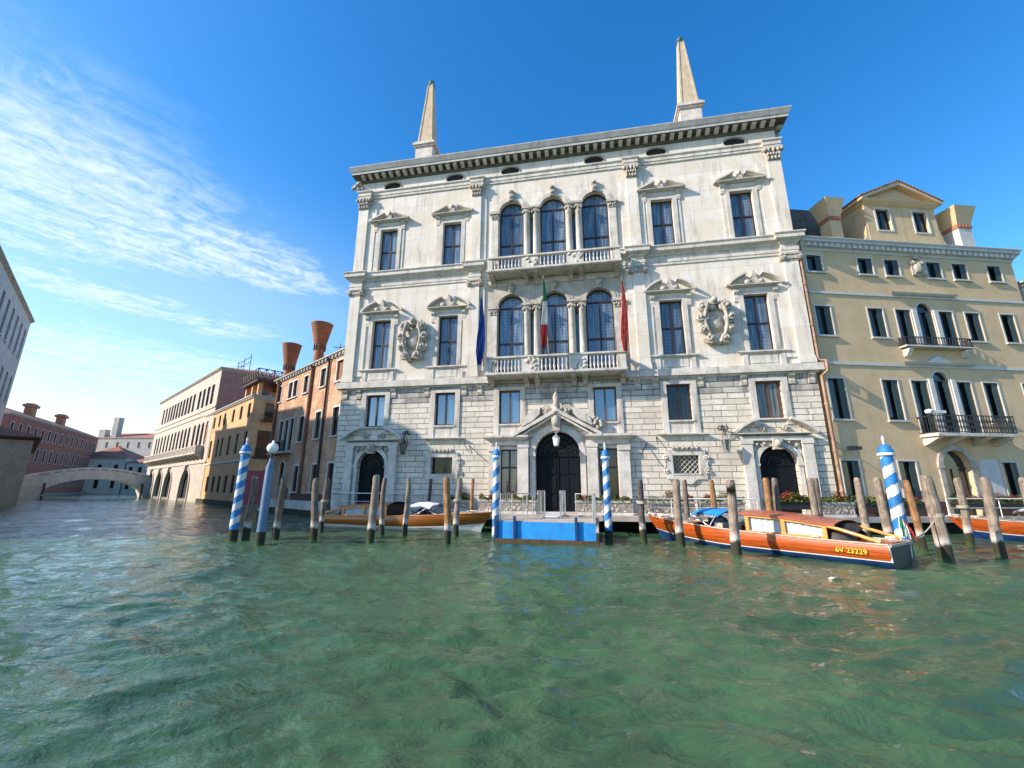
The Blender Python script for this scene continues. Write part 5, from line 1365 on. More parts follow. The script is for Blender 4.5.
striped_pole(-12.3, -9.44, 4.03, 0.175, 'blue and white striped pole with blue cap at the far left of the moorings', 5.4)
striped_pole(-2.13, -6.84, 3.95, 0.15, 'blue and white striped pole at the left corner of the blue landing stage', 5, False)
striped_pole(2.5, -6.51, 3.9, 0.15, 'blue and white striped pole at the right corner of the blue landing stage', 5, True)
striped_pole(11.9, -8.2, 3.82, 0.20, 'thick blue and white striped pole behind the stern of the orange boat', 4.2)
def lamp_post():
    t = thing('lamp_post', 'pale blue pole carrying a white globe lamp at the left moorings', 'lamp post', (-10.56, -10.02, 0))
    m = MB(); m.lathe([(0.165, 0), (0.16, 1.6), (0.15, 4.0), (0.05, 4.4)], 0, 0, 16, -1.2); part(m, 'pole', 'pale_blue_paint', t)
    m = MB(); m.lathe([(0.17, 0), (0.17, 1.65)], 0, 0, 14, -1.2); part(m, 'foot', 'pile_wood_dark', t)
    m = MB(); m.tube([(0, 0, 3.1), (0, 0, 3.42)], 0.05, 8); part(m, 'neck', 'dark_iron', t)
    m = MB(); m.ball((0, 0, 3.60), 0.21, 16, 12); m.lathe([(0.05, 0), (0.06, 0.04), (0.03, 0.09), (0.01, 0.12)], 0, 0, 12, 3.8); part(m, 'globe', 'lamp_glass', t)
lamp_post()

# ------------------------------------------------------------------ landing stage
def landing():
    t = thing('landing_stage', 'floating landing stage with bright blue sides below the main door', 'landing stage', (0.08, -5.9, 0), R(-3))
    m = MB(); m.box(-2.05, 2.1, -1.75, 1.4, -0.5, 0.14); part(m, 'float', 'rust_hull', t)
    m = MB(); m.box(-1.95, 2.0, -1.58, 1.4, 0.70, 0.82); part(m, 'deck', 'quay_stone', t)
    m = MB(); m.box(-1.94, 1.99, -1.60, -1.585, 0.14, 0.79)
    m.box(-1.95, -1.91, -1.56, 1.35, 0.14, 0.7); m.box(1.96, 2.0, -1.56, 1.35, 0.14, 0.7)
    part(m, 'blue_side', 'blue_canvas', t)
    for x in (-1.98, -1.2, 1.25, 2.05):
        m = MB(); m.box(x-0.05, x+0.05, -1.72, -1.60, -0.2, 1.0); part(m, 'fender_post', 'hull_navy' if x < 2 else 'pile_wood_dark', t)
    def rail(pts, zt):
        m = MB()
        m.tube([(x, y, zt) for x, y in pts], 0.025, 6)
        for (x, y) in pts: m.tube([(x, y, 0.82), (x, y, zt)], 0.028, 6)
        for i in range(len(pts)-1):
            (xa, ya), (xb, yb) = pts[i], pts[i+1]; n = max(1, int(math.hypot(xb-xa, yb-ya)/0.4))
            for k in range(1, n): m.tube([(xa+(xb-xa)*k/n, ya+(yb-ya)*k/n, 0.82), (xa+(xb-xa)*k/n, ya+(yb-ya)*k/n, zt)], 0.012, 5)
        part(m, 'railing', 'steel', t)
    rail([(-1.85, -1.45), (-1.85, 0.6), (-1.0, 1.2)], 1.85); rail([(-1.0, -0.1), (-0.55, 0.9)], 1.85)
    rail([(1.9, -1.45), (1.9, 0.6), (1.0, 1.2)], 1.85)
    rail([(-0.62, 0.5), (-0.62, 1.35), (-0.62, 2.4)], 1.98); rail([(0.38, 0.5), (0.38, 1.35), (0.38, 2.4)], 1.98)
    m = MB(); m.add([(-0.5,0.6,0.84),(0.3,0.6,0.84),(0.3,2.8,0.9),(-0.5,2.8,0.9),(-0.5,0.6,0.88),(0.3,0.6,0.88),(0.3,2.8,0.95),(-0.5,2.8,0.95)], [(0,3,2,1),(4,5,6,7),(0,1,5,4),(1,2,6,5),(2,3,7,6),(3,0,4,7)]); part(m, 'gangway', 'white_rail', t)
landing()

# ------------------------------------------------------------------ planters and flowers
def leaves(m, x0, x1, y0, y1, z0, z1, n, s):
    for _ in range(n):
        x, y = random.uniform(x0, x1), random.uniform(y0, y1)
        h = 0.55+0.45*math.sin(x*5.1+y*2)*math.sin(x*2.3+1.0)
        z = z0+(z1-z0)*random.random()*max(0.35, h)
        a, b = random.uniform(0, 2*PI), random.uniform(-0.9, 0.9); q = s*random.uniform(0.6, 1.3)
        dx = Vector((math.cos(a), math.sin(a), b*0.6)).normalized()*q; dy = Vector((-math.sin(a)*0.5, math.cos(a)*0.5, random.uniform(-0.6, 0.6)))*q
        p = Vector((x, y, z)); m.add([p-dx*0.5, p+dy*0.5, p+dx*0.6, p-dy*0.5], [(0,1,2,3)])
def planter(x0, x1, y, z0, z1, label, plabel, loc=(0, 0), rz=0.0, dep=0.45, stone='istrian_stone', mix=(1, 1, 1), seed=0):
    t = thing('planter', label, 'planter', ((x0+x1)/2+loc[0], y+loc[1], 0), rz, 'planters along the quay'); w = (x1-x0)/2
    m = MB(); m.prof([(0.02, z0), (0.02, z0+0.12), (-0.01, z0+0.14), (-0.01, z1-0.14), (0.04, z1-0.1), (0.04, z1), (-0.05, z1)], -w+0.05, w-0.05, 0, dep); m.box(-w+0.04, w-0.04, dep-0.03, dep+0.0, z0, z1-0.01)
    part(m, 'trough', stone, t)
    if stone != 'dark_iron':
        m = MB(); m.box(-w+0.08, w-0.08, -0.03, -0.005, z0+0.16, z1-0.17)
        part(m, 'carved_relief', 'relief_stone', t)
    f = thing('flowering_plants', plabel, 'plants', ((x0+x1)/2+loc[0], y+loc[1], 0), rz, 'flowers growing in the planters')
    m = MB(); leaves(m, -w+0.05, w-0.05, -0.06, dep+0.05, z1-0.1, z1+0.45, int(1100*w*mix[0]), 0.11); part(m, 'foliage', 'leaf_green', f)
    m = MB(); leaves(m, -w+0.05, w-0.05, -0.1, dep, z1-0.04, z1+0.36, int(330*w*mix[1]), 0.09); part(m, 'yellow_foliage', 'leaf_yellow', f)
    m = MB()
    for k in range(max(1, int(w*1.5*mix[2]))):
        c = random.uniform(-w+0.2, w-0.2); leaves(m, c-0.16, c+0.16, 0, dep, z1+0.1, z1+0.5, 170, 0.085)
    part(m, 'blossoms', 'flower_red', f)
planter(-6.6, -5.0, -0.52, 0.8, 1.42, 'shaded stone planter behind the bow of the tan boat', 'sparse flowers in the shaded planter behind the bow of the tan boat', dep=0.4)
planter(-4.1, -0.95, -2.4, 0.8, 1.5, 'carved stone planter left of the main door steps', 'green and yellow plants in the planter left of the main door steps', mix=(1.0, 1.3, 1.2))
planter(1.0, 3.9, -2.45, 0.8, 1.5, 'carved stone planter right of the main door steps', 'green plants in the planter right of the main door steps', mix=(1.1, 1.2, 1.1))
planter(4.1, 6.9, -2.3, 0.8, 1.5, 'long stone planter behind the bow of the orange boat', 'yellow green plants behind the bow of the orange boat', rz=R(4), mix=(0.6, 1.2, 1.1))
planter(7.1, 9.3, -1.9, 0.8, 1.5, 'stone planter behind the blue canopy', 'dark red and green flowers behind the blue canopy', rz=R(7), mix=(0.8, 0.7, 1.4))
planter(10.2, 12.4, -1.75, 1.15, 1.55, 'iron flower box in front of the right arched door', 'bushy flowers overflowing before the right arched door', rz=R(8), stone='dark_iron', mix=(1.7, 1.8, 2.2))
planter(12.6, 14.4, -1.3, 0.8, 1.5, 'stone planter between the right arched door and the yellow palazzo', 'red and green flowers at the corner of the yellow palazzo', rz=R(10), mix=(1.0, 1.2, 1.7))
planter(14.8, 18.2, -0.2, 1.15, 1.5, 'iron flower box under the left windows of the yellow palazzo', 'red flowers under the left windows of the yellow palazzo', rz=R(16), stone='dark_iron', mix=(1.0, 1.2, 2.4))
planter(20.0, 24.5, 1.45, 1.15, 1.5, 'iron flower box right of the arched door of the yellow palazzo', 'red and yellow flowers right of the arched door of the yellow palazzo', rz=R(16), stone='dark_iron', mix=(1.0, 1.5, 2.4))
def handrail(pts, zt, label, mat='white_rail', mid=True, every=1.4):
    t = thing('railing', label, 'railing', (0, 0, 0), 0, 'railings on the quay')
    m = MB(); m.tube([(x, y, zt) for x, y in pts], 0.035, 6)
    if mid: m.tube([(x, y, (zt+0.8)/2) for x, y in pts], 0.018, 6)
    part(m, 'handrail', mat, t)
    m = MB()
    for i in range(len(pts)-1):
        (xa, ya), (xb, yb) = pts[i], pts[i+1]; n = max(1, round(math.hypot(xb-xa, yb-ya)/every))
        for k in range(n+1): m.tube([(xa+(xb-xa)*k/n, ya+(yb-ya)*k/n, 0.8), (xa+(xb-xa)*k/n, ya+(yb-ya)*k/n, zt)], 0.022, 6)
    part(m, 'posts', 'steel' if mat != 'white_rail' else mat, t)
handrail([(-13.9, -0.5), (-9.4, -0.5)], 1.75, 'metal railing on the quay before the left arched door', 'steel')
handrail([(-8.9, -0.5), (-6.7, -0.5)], 1.7, 'thin metal railing on the quay behind the white canopy', 'steel')
handrail([(4.3, -3.0), (4.35, -2.6), (7.0, -2.5), (9.7, -2.1)], 1.62, 'white railing on the quay behind the orange boat', 'white_rail')
handrail([(18.9, -0.1), (24.5, 1.55), (29, 2.8)], 1.68, 'white railing on the quay in front of the yellow palazzo', 'white_rail', True, 2.4)
handrail([(14.2, -1.3), (18.5, -0.05)], 1.2, 'low dark railing at the quay edge left of the white railing', 'dark_iron', False, 1.5)

# ------------------------------------------------------------------ lanterns, brackets, pipe, cameras
def lantern(x, y, z, s, label, body, glass_):
    t = thing('wall_lantern', label, 'lantern', (x, 0, z))
    m = MB(); m.tube([(0, 0, 0.95*s), (0, -abs(y)*0.5, 1.1*s), (0, -abs(y), 0.95*s), (0, -abs(y), 0.62*s)], 0.03*s+0.008, 6); m.tube([(0, -0.02, 0.5*s), (0, -abs(y)*0.8, 0.98*s)], 0.02, 5)
    for q in (-1, 1): m.arch(q*0.12*s, 0.98*s, 0.07*s, 0.11*s, -abs(y)*0.6, -abs(y)*0.6+0.04, 0, 360, 8)
    part(m, 'bracket', 'dark_iron', t)
    m = MB(); c = -abs(y)
    m.lathe([(0.05*s, 0.62*s), (0.17*s, 0.48*s), (0.22*s, 0.44*s)], 0, c, 6, 0); m.lathe([(0.12*s, -0.08*s), (0.14*s, 0.0)], 0, c, 6, 0)
    for k in range(6): a = 2*PI*k/6; m.tube([(0.13*s*math.cos(a), c+0.13*s*math.sin(a), 0), (0.2*s*math.cos(a), c+0.2*s*math.sin(a), 0.45*s)], 0.014, 4)
    part(m, 'lantern_frame', body, t)
    m = MB(); m.lathe([(0.12*s, 0), (0.185*s, 0.44*s)], 0, c, 6, 0, smooth=False); part(m, 'lantern_glass', glass_, t)
lantern(-9.3, 0.7, 4.15, 1.25, 'black iron wall lantern right of the left arched door', 'dark_iron', 'curtained_glass')
lantern(9.05, 0.6, 4.1, 1.25, 'iron wall bracket lantern left of the right arched door', 'steel', 'curtained_glass')
t = thing('hanging_lantern', 'white glass lantern hanging from the keystone over the main door', 'lantern', (0, -0.75, 4.45))
m = MB(); m.tube([(0, 0, 0.62), (0, 0, 0.95)], 0.02, 5); m.tube([(-0.12, 0, 0.8), (0, 0, 0.66), (0.12, 0, 0.8)], 0.02, 5); m.lathe([(0.04, 0.64), (0.2, 0.5), (0.23, 0.46)], 0, 0, 6); m.lathe([(0.1, -0.05), (0.13, 0.0)], 0, 0, 6); part(m, 'lantern_frame', 'steel', t)
m = MB(); m.lathe([(0.13, 0), (0.21, 0.46)], 0, 0, 6, smooth=False); part(m, 'lantern_glass', 'lamp_glass', t)
m = MB(); m.tube([(14.38, -0.12, 16.3), (14.38, -0.12, 9.0), (14.62, -0.42, 8.9), (14.62, -0.42, 8.3), (14.42, -0.14, 8.1), (14.42, -0.14, 0.9)], 0.085, 8)
for z in (13.5, 11, 6.5, 4, 2): m.lathe([(0.12, 0), (0.12, 0.08)], 14.38 if z > 9 else 14.42, -0.13, 8, z)
tag(m.build('drainpipe', 'pale_brown_pipe'), 'pale brown drainpipe running down the seam between white and yellow palazzos', 'drainpipe')
def floodlight(x, y, z, label):
    t = thing('floodlight', label, 'floodlight', (x, y, z))
    m = MB(); m.tube([(0, 0, 0), (0, -0.35, 0.02)], 0.025, 6); part(m, 'arm', 'steel', t)
    m = MB(); m.box(-0.16, 0.16, -0.62, -0.36, -0.1, 0.12); m.box(0.2, 0.42, -0.6, -0.38, -0.08, 0.1); part(m, 'lamp_head', 'dark_iron', t)
floodlight(15.1, 0.15, 4.15, 'black floodlight beside the drainpipe on the yellow palazzo')
t = thing('awning_box', 'small white cloth bundle on the left corner of the iron balcony', 'cloth', (19.35, 0.42, 6.0), R(16))
m = MB(); m.box(0, 0.95, -0.12, 0.12, 0.0, 0.14); m.ball((0.1, 0, 0.1), 0.16, 8, 6, (1.2, 1, 0.8), 0.15); part(m, 'cloth', 'white_cloth', t)
# lances / hooks on the wall
for (x, z, lb) in ((5.05, 4.55, 'short slanted iron rod on the stone wall right of the portal'), (-5.35, 4.6, 'slanted iron rod on the stone wall left of the portal')):
    m = MB(); s = 1 if x > 0 else -1
    m.tube([(x, 0, z), (x-s*0.35, -0.55, z-0.55)], 0.03, 6); m.tube([(x+s*0.55, 0, z+0.4), (x+s*0.55, -0.3, z-0.1)], 0.02, 6)
    tag(m.build('iron_rod', 'dark_iron'), lb, 'iron rod')

# flags
def flag(x, y, z, L, tipdir, mats, label, w=0.42, folds=5):
    t = thing('flag', label, 'flag', (x, y, z))
    m = MB(); tip = Vector(tipdir)*L
    m.tube([(0, 0, 0), tuple(tip)], [0.035, 0.022], 8); m.ball(tuple(tip), 0.06, 8, 6); part(m, 'pole', 'pale_brown_pipe', t)
    # hanging cloth: gathered folds below the tip, one mesh per colour band
    n = len(mats); top = tip*0.97; H = 4.3
    for i, mt in enumerate(mats):
        m = MB(); rows = 10
        za, zb = i/n, (i+1)/n
        for side in (0,):
            V = []
            for r_ in range(rows+1):
                v = za+(zb-za)*r_/rows
                ww = w*(0.18+0.82*min(1, v*1.7))*(1.0 if v < 0.8 else 1-(v-0.8)*2.8)
                row = []
                for c_ in range(25):
                    u_ = c_/24
                    row.append((top.x+(u_-0.5)*ww+0.05*math.sin(v*5), top.y+0.09*math.sin(u_*folds*2*PI+v*3)*(0.4+v)+0.12*v, top.z-v*H-0.12*abs(u_-0.5)*(v)))
                V += row
            m.add(V, [(a*25+b, a*25+b+1, (a+1)*25+b+1, (a+1)*25+b) for a in range(rows) for b in range(24)], True)
            back = [(a, b+0.018, c) for a, b, c in V]
            m.add(back, [(a*25+b, (a+1)*25+b, (a+1)*25+b+1, a*25+b+1) for a in range(rows) for b in range(24)], True)
        part(m, 'flag_cloth', mt, t)
flag(-4.35, -0.9, 9.3, 4.5, (-0.02, -0.12, 0.99), ['flag_blue'], 'blue flag hanging at the left end of the main balcony', 0.5)
flag(-0.32, -1.05, 9.9, 4.6, (-0.03, -0.22, 0.97), ['flag_green', 'flag_white', 'flag_red'], 'green, white and red flag hanging before the middle arched window', 0.38)
flag(4.35, -0.9, 9.3, 4.9, (-0.05, -0.12, 0.99), ['flag_crimson'], 'crimson and gold flag hanging at the right end of the main balcony', 0.45)

# ------------------------------------------------------------------ water taxis
def taxi(name, label, stern, bow, hullmat, bottom, reg=None, side=1, canopy='blue_canvas', canopy_high=True, windows='curtain', decks='red_brown_deck'):
    S, B = Vector((*stern, 0)), Vector((*bow, 0)); L = (B-S).length; rz = math.atan2(B.y-S.y, B.x-S.x)
    t = thing(name, label, 'boat', (S.x, S.y, 0), rz, 'wooden water taxis moored at the quay')
    k_ = L/9.0; n = 30
    def hb(u): return 1.06*(1-max(0, (u-0.42)/0.58)**2.3)*(0.86+0.14*min(1, u/0.35))
    def zs(u): return 0.60+0.34*u**2.2           # sheer
    def zc(u): return 0.02+0.34*max(0, u-0.5)**1.6*2  # chine
    def sec(u):
        b = hb(u); x = u*L
        rake = 0.0
        fl = 1-0.34*max(0, (u-0.55)/0.45)   # flare at the bow
        return [(x-0.75*max(0, u-0.8)/0.2*(1-0.0), 0, -0.35), (x-0.55*max(0, u-0.8)/0.2, b*0.86*fl, zc(u)), (x-0.45*max(0, u-0.8)/0.2, b*0.92*fl, zc(u)+0.13), (x-0.42*max(0, u-0.8)/0.2, b*0.925*fl, zc(u)+0.155), (x, b, zs(u))]
    us = [i/n for i in range(n+1)]
    for sname, lo, hi_, mt in (('bottom', 0, 2, bottom), ('waterline_stripe', 2, 3, 'hull_white'), ('hull', 3, 4, hullmat)):
        m = MB()
        for sd in (-1, 1):
            if sname == 'hull': rowsU = 5
            else: rowsU = hi_-lo
            V = []
            for u in us:
                s_ = sec(u)
                if sname == 'hull':
                    a, b = s_[3], s_[4]
                    pts = []
                    for q in range(6):
                        f = q/5; bulge = 0.06*math.sin(PI*f)
                        pts.append((a[0]+(b[0]-a[0])*f, a[1]+(b[1]-a[1])*f+bulge*min(1, b[1]*2), a[2]+(b[2]-a[2])*f))
                else: pts = s_[lo:hi_+1]
                V += [(x, sd*y, z) for x, y, z in pts]
            c = len(V)//len(us)
            fs = [(i*c+j, (i+1)*c+j, (i+1)*c+j+1, i*c+j+1) for i in range(n) for j in range(c-1)]
            if sd > 0: fs = [f[::-1] for f in fs]
            m.add(V, fs, True)
        part(m, sname, mt, t)
    m = MB(); s0 = sec(0); m.quad(*[(x-0.0, y, z) for x, y, z in s0], *[(x, -y, z) for x, y, z in s0[::-1]]); part(m, 'transom', 'leather_dark', t)
    # sheer rail
    m = MB()
    for sd in (-1, 1): m.tube([(u*L, sd*(hb(u)+0.0), zs(u)+0.01) for u in us], 0.028, 6)
    m.box(-0.06, 0.0, -0.9, 0.9, 0.55, 0.62)
    part(m, 'gunwale', 'cream_upholstery' if hullmat == 'varnished_mahogany' else 'honey_wood', t)
    m = MB()
    for sd in (-1, 1): m.tube([(0.0, sd*hb(0)*0.92, 0.15), (0.0, sd*hb(0), 0.6)], 0.03, 5)
    part(m, 'stern_edge', 'hull_white', t)
    # decks
    def deck(u0, u1, mt, nm, dz=0.0):
        m = MB(); k = 12; V = []
        for i in range(k+1):
            u = u0+(u1-u0)*i/k
            for q in (-1, -0.5, 0, 0.5, 1): V.append((u*L, q*hb(u)*0.98, zs(u)+dz+0.05*(1-q*q)))
        m.add(V, [(i*5+j, (i+1)*5+j, (i+1)*5+j+1, i*5+j+1)[::-1] for i in range(k) for j in range(4)], True); part(m, nm, mt, t)
    deck(0.70, 1.0, decks, 'foredeck'); deck(0.0, 0.10, decks, 'aft_deck')
    m = MB()
    for sd in (-1, 1):
        V = []
        for i in range(21):
            u = 0.1+0.6*i/20; V += [(u*L, sd*hb(u)*0.98, zs(u)+0.01), (u*L, sd*(hb(u)*0.98-0.2), zs(u)+0.02)]
        m.add(V, [(2*i, 2*i+2, 2*i+3, 2*i+1) for i in range(20)])
    part(m, 'side_decks', decks, t)
    m = MB(); m.box(0.1*L, 0.7*L, -0.8, 0.8, 0.1, 0.14); part(m, 'cockpit_floor', 'leather_dark', t)
    # cabin
    c0, c1 = 0.165*L, 0.445*L; zb, zt = 0.60, 1.27
    def cabw(x): return 0.80-0.0*(x-c0)
    def roofz(x): f = (x-c0)/(c1-c0); return zt-0.20*(1-f)**1.8*1.0+0.0
    m = MB()
    for sd in (-1, 1):
        y = sd*0.82
        def bar(xa, xb, za, zb2, za2=None, zb3=None):
            za2 = za if za2 is None else za2; zb3 = zb2 if zb3 is None else zb3
            m.add([(xa, y-0.03, za), (xb, y-0.03, za2), (xb, y-0.03, zb3), (xa, y-0.03, zb2), (xa, y+0.03, za), (xb, y+0.03, za2), (xb, y+0.03, zb3), (xa, y+0.03, zb2)], [(0,1,2,3),(7,6,5,4),(0,4,5,1),(1,5,6,2),(2,6,7,3),(3,7,4,0)])
        N_ = 8
        for i in range(N_):
            xa, xb = c0+(c1-c0)*i/N_, c0+(c1-c0)*(i+1)/N_
            bar(xa, xb, roofz(xa)-0.12, roofz(xa)-0.02, roofz(xb)-0.12, roofz(xb)-0.02)
        bar(c0, c1, zb-0.02, zb+0.10)
        for xx in (c0, (c0+c1)/2-0.06, c1-0.12): bar(xx, xx+0.12, zb+0.1, roofz(xx)-0.12, None, roofz(xx+0.12)-0.12)
        # curved arm that sweeps down aft
        pts = []
        for i in range(9): f = i/8; pts.append((c0-1.3*f, sd*(0.82+0.08*f), (roofz(c0)-0.06)+(0.66-roofz(c0)+0.06)*(f**1.15)))
        m.tube(pts, 0.055, 6)
    part(m, 'cabin_frame', 'honey_wood', t)
    m = MB(); V = []
    for i in range(13):
        f = i/12; x = c0-0.25+(c1-c0+0.45)*f; xr = min(max(x, c0), c1); z = roofz(xr)
        for q in (-1, -0.6, -0.2, 0.2, 0.6, 1): V.append((x, q*0.9, z+0.10*(1-q*q)))
    top_ = [(i*6+j, (i+1)*6+j, (i+1)*6+j+1, i*6+j+1) for i in range(12) for j in range(5)]
    m.add(V, [f[::-1] for f in top_], True); m.add([(a, b, c-0.05) for a, b, c in V], top_, True)
    for sd in (0, 5):
        m.add([V[i*6+sd] for i in range(13)] + [(V[i*6+sd][0], V[i*6+sd][1], V[i*6+sd][2]-0.05) for i in range(13)], [(i, i+1, 14+i, 13+i) for i in range(12)])
    part(m, 'cabin_roof', 'red_brown_deck', t)
    m = MB()
    for sd in (-1, 1):
        V = []; N_ = 60
        for i in range(N_+1):
            x = c0+0.1+(c1-c0-0.2)*i/N_; y = sd*(0.755+0.018*math.sin(i*1.15)); V += [(x, y, zb), (x, y, roofz(x)-0.06)]
        m.add(V, [(2*i, 2*i+2, 2*i+3, 2*i+1) for i in range(N_)], True)
    part(m, 'curtains', windows, t)
    m = MB(); m.box(c1-0.06, c1-0.02, -0.8, 0.8, zb, zt-0.05); m.box(c0+0.05, c0+0.09, -0.8, 0.8, zb, 1.05); part(m, 'cabin_bulkheads', 'leather_dark', t)
    # dark rounded hood aft
    m = MB(); V = []
    for i in range(9):
        a = PI*i/8
        for x, s_ in ((c0-0.03, 1.0), (c0-0.35, 0.96), (c0-0.6, 0.6)): V.append((x, 0.72*math.cos(a)*s_, 0.6+0.50*math.sin(a)*s_))
    m.add(V, [(i*3+j, i*3+j+1, i*3+3+j+1, i*3+3+j) for i in range(8) for j in range(2)], True)
    part(m, 'aft_hood', 'leather_dark', t)
    # cockpit: seats, windscreen, canopy
    m = MB(); m.box(0.105*L, 0.15*L, -0.7, 0.7, 0.3, 0.55); m.box(0.555*L, 0.585*L, -0.65, 0.65, 0.3, 0.85); m.box(0.585*L, 0.62*L, -0.65, 0.65, 0.3, 0.55)
    part(m, 'seats', 'cream_upholstery', t)
    m = MB()
    for sd in (-1, 1): m.tube([(0.72*L, sd*0.6, 0.74), (0.665*L, sd*0.66, 1.12), (0.62*L, sd*0.8, 0.74)], 0.022, 6)
    m.tube([(0.665*L, -0.66, 1.12), (0.672*L, 0, 1.14), (0.665*L, 0.66, 1.12)], 0.022, 6)
    m.tube([(0.72*L, -0.6, 0.76), (0.735*L, 0, 0.8), (0.72*L, 0.6, 0.76)], 0.03, 6)
    part(m, 'windscreen', 'steel', t)
    m = MB(); V = []; z0 = 1.36 if canopy_high else 1.22
    for i in range(7):
        f = i/6; x = 0.56*L+0.135*L*f
        for q in range(9):
            w_ = -1+q/4; V.append((x, w_*0.82, z0-0.16*(abs(w_)**2.6)-0.10*(2*f-1)**2+0.02*math.sin(i*2+q*1.7)))
    m.add(V, [(i*9+j, i*9+j+1, (i+1)*9+j+1, (i+1)*9+j) for i in range(6) for j in range(8)], True); m.add([(a, b, c-0.04) for a, b, c in V], [(i*9+j, (i+1)*9+j, (i+1)*9+j+1, i*9+j+1) for i in range(6) for j in range(8)], True)
    cn = part(m, 'canopy', canopy, t)
    m = MB()
    for sd in (-1, 1): m.tube([(0.57*L, sd*0.78, z0-0.2), (0.60*L, sd*0.85, 0.72), (0.69*L, sd*0.78, z0-0.22)], 0.018, 5)
    part(m, 'canopy_struts', 'steel', cn)
    m = MB(); m.box(0.6*L, 0.64*L, -0.15, 0.35, 0.62, 1.0); m.ball((0.615*L, -0.3, 0.85), 0.2, 8, 6, (1, 1.2, 1), 0.2)
    part(m, 'helm', 'hull_navy', t)
    # cleats and bow roller
    m = MB()
    for x, y in ((0.96*L, 0), (0.9*L, 0.25), (0.04*L, 0.6), (0.04*L, -0.6)): m.box(x-0.12, x+0.12, y-0.03, y+0.03, zs(x/L)+0.08, zs(x/L)+0.12); m.box(x-0.03, x+0.03, y-0.03, y+0.03, zs(x/L)+0.02, zs(x/L)+0.08)
    m.ball((0.985*L, 0, zs(1)+0.06), 0.07, 8, 6)
    part(m, 'cleats', 'white_rail', t)
    m = MB()
    for u in (0.2, 0.38, 0.56, 0.72):
        for sd in (-1, 1): m.box(u*L-0.1, u*L+0.1, sd*(hb(u)-0.1)-0.03, sd*(hb(u)-0.1)+0.03, zs(u)+0.05, zs(u)+0.08)
    m.tube([(0.74*L, -0.5, 0.82), (0.86*L, -0.3, 0.95), (0.97*L, 0, 1.02)], 0.015, 5); m.tube([(0.74*L, 0.5, 0.82), (0.86*L, 0.3, 0.95), (0.97*L, 0, 1.02)], 0.015, 5)
    part(m, 'chrome_fittings', 'steel', t)
    m = MB()
    for q in range(1, 5): m.tube([(u_*L, hb(u_)*0.98*(q/2.5-1), zs(u_)+0.055*(1-(q/2.5-1)**2)+0.004) for u_ in (0.71, 0.78, 0.85, 0.9)], 0.008, 4, False)
    part(m, 'deck_seams', 'cream_upholstery', t)
    if reg:
        cu = bpy.data.curves.new('registration', 'FONT'); cu.body = reg; cu.size = 0.2; cu.extrude = 0.004; cu.align_x = 'CENTER'
        to = bpy.data.objects.new('registration_source', cu); COL.objects.link(to); bpy.context.view_layer.update()
        me = bpy.data.meshes.new_from_object(to); bpy.data.objects.remove(to)
        o = bpy.data.objects.new('registration', me); COL.objects.link(o); me.materials.clear(); me.materials.append(MATS['gold_paint']); o.parent = t
        u = 0.098; sl_ = 0.17
        o.matrix_local = Matrix(((-1, 0, 0, u*L), (0, sl_, 1, hb(u)*0.975+0.062), (0, 1, -sl_, 0.31), (0, 0, 0, 1)))
        o['label'] = 'yellow registration number on the stern quarter'
    return t
taxi('water_taxi', 'orange varnished wooden water taxi with blue canopy and yellow number on its side', (10.52, -10.32), (4.35, -4.0), 'varnished_mahogany', 'hull_navy', '6V 23229')
taxi('water_taxi', 'tan wooden water taxi with white canopy, moored left of the landing stage', (-12.95, -2.15), (-2.95, -3.75), 'varnished_teak', 'hull_white', None, canopy='white_cloth', canopy_high=True)
taxi('water_taxi', 'orange wooden water taxi cut by the right edge, its bow at the quay', (26.2, -3.4), (17.75, -1.6), 'varnished_mahogany', 'hull_navy', None, canopy='white_cloth')
# small flag on the stern of the orange taxi
t = thing('small_flag', 'small furled green, white and red flag on the stern of the orange boat', 'flag', (10.75, -10.0, 0.62))
m = MB(); m.tube([(0, 0, 0), (0.06, -0.04, 0.75)], 0.014, 6); part(m, 'staff', 'white_rail', t)
for i, mt in enumerate(('flag_green', 'flag_white', 'flag_red')):
    m = MB(); V = []
    for r_ in range(7):
        f = r_/6
        for c_ in range(5): V.append((0.05+i*0.05+c_*0.018+f*(0.02+0.09*i), -0.03+0.03*math.sin(c_*2+r_), 0.68-f*0.55-0.05*i))
    m.add(V, [(a*5+b, a*5+b+1, (a+1)*5+b+1, (a+1)*5+b) for a in range(6) for b in range(4)], True); part(m, 'flag_cloth', mt, t)
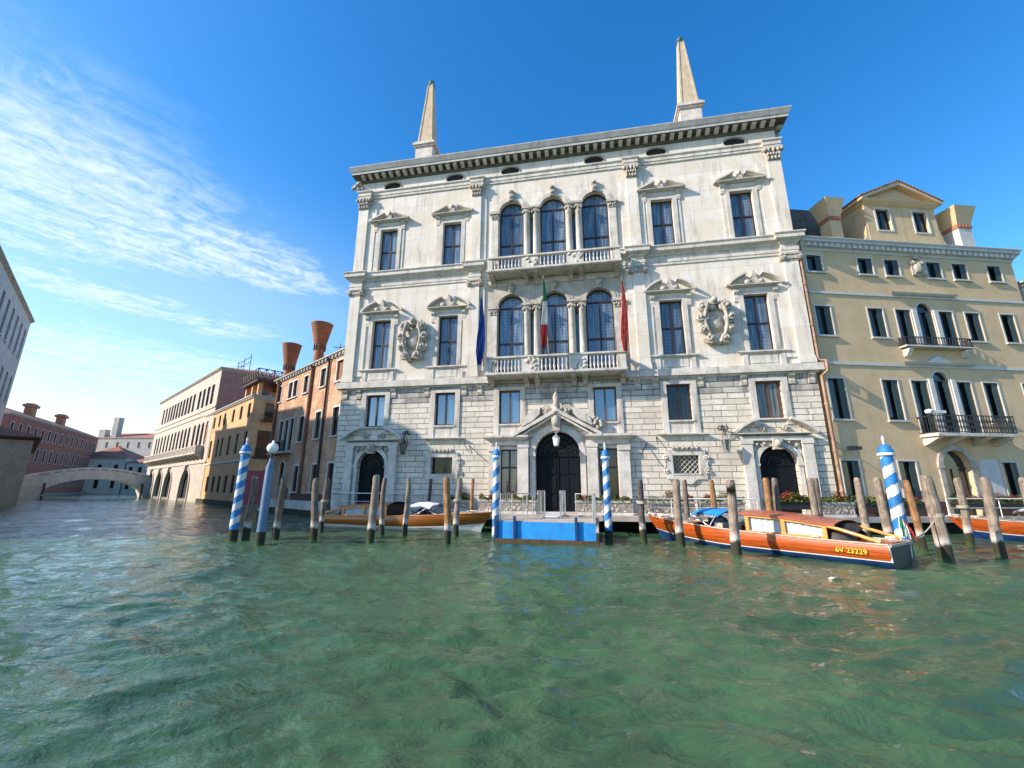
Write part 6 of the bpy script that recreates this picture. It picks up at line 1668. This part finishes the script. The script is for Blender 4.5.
# signboard and posts by the ochre house
t = thing('signboard', 'tilted dark red board on posts in front of the ochre house', 'sign', (-21.2, 1.2, 0), R(40))
m = MB(); m.box(-0.75, 0.75, -0.04, 0.04, 0.9, 3.2); part(m, 'board', 'red_board', t)
m = MB(); m.tube([(-0.7, 0.1, -1), (-0.7, 0.1, 3.4)], 0.12, 8); m.tube([(0.75, 0.1, -1), (0.75, 0.1, 3.3)], 0.12, 8); part(m, 'posts', 'pile_wood_dark', t)

# mooring ropes
def rope(a, b, sag, label):
    A, B = Vector(a), Vector(b); m = MB()
    m.tube([tuple(A.lerp(B, k/12) - Vector((0, 0, sag*4*(k/12)*(1-k/12)))) for k in range(13)], 0.018, 6)
    for q in range(3): m.tube([(B.x+0.17*math.cos(t*PI/6), B.y+0.17*math.sin(t*PI/6), B.z+0.04*q) for t in range(13)], 0.02, 5)
    tag(m.build('mooring_rope', 'rope'), label, 'rope', 'mooring ropes of the boats')
simple('rope', (0.45, 0.40, 0.30), 0.9, 0.1, 9)
rope((4.75, -4.35, 0.95), (3.9, -6.2, 1.5), 0.25, 'rope from the bow of the orange boat to the dark topped pole')
rope((10.75, -10.1, 0.68), (12.25, -9.32, 1.3), 0.2, 'rope from the stern of the orange boat to the thickest pole')
rope((-3.3, -3.7, 0.95), (-4.16, -5.76, 1.5), 0.25, 'rope from the bow of the tan boat to the pale pole')
rope((-12.7, -2.9, 0.7), (-11.0, -5.52, 1.4), 0.2, 'rope from the stern of the tan boat to the thin dark pole')
rope((17.9, -1.75, 0.95), (16.46, -4.44, 1.4), 0.2, 'rope from the bow of the far right boat to a pale pole')

def antenna(x, y, z, h, label):
    m = MB(); m.tube([(0, 0, 0), (0, 0, h)], 0.04, 5); m.tube([(-0.7, 0, h*0.9), (0.7, 0.2, h*0.9)], 0.025, 4)
    for k in range(6): m.tube([(-0.6+0.24*k, -0.3, h*0.9), (-0.6+0.24*k, 0.3, h*0.9)], 0.018, 4)
    o = m.build('roof_antenna', 'dark_iron'); o.location = (x, y, z); tag(o, label, 'antenna', 'aerials on the roofs')
antenna(-24.0, 14.0, 12.6, 4.5, 'thin aerial on the roof of the brick house')
antenna(-40.5, 24.5, 12.8, 5.0, 'thin aerial behind the wooden roof terrace')
antenna(-62.0, 41.0, 20.5, 4.0, 'thin aerial on the roof of the arcaded building')
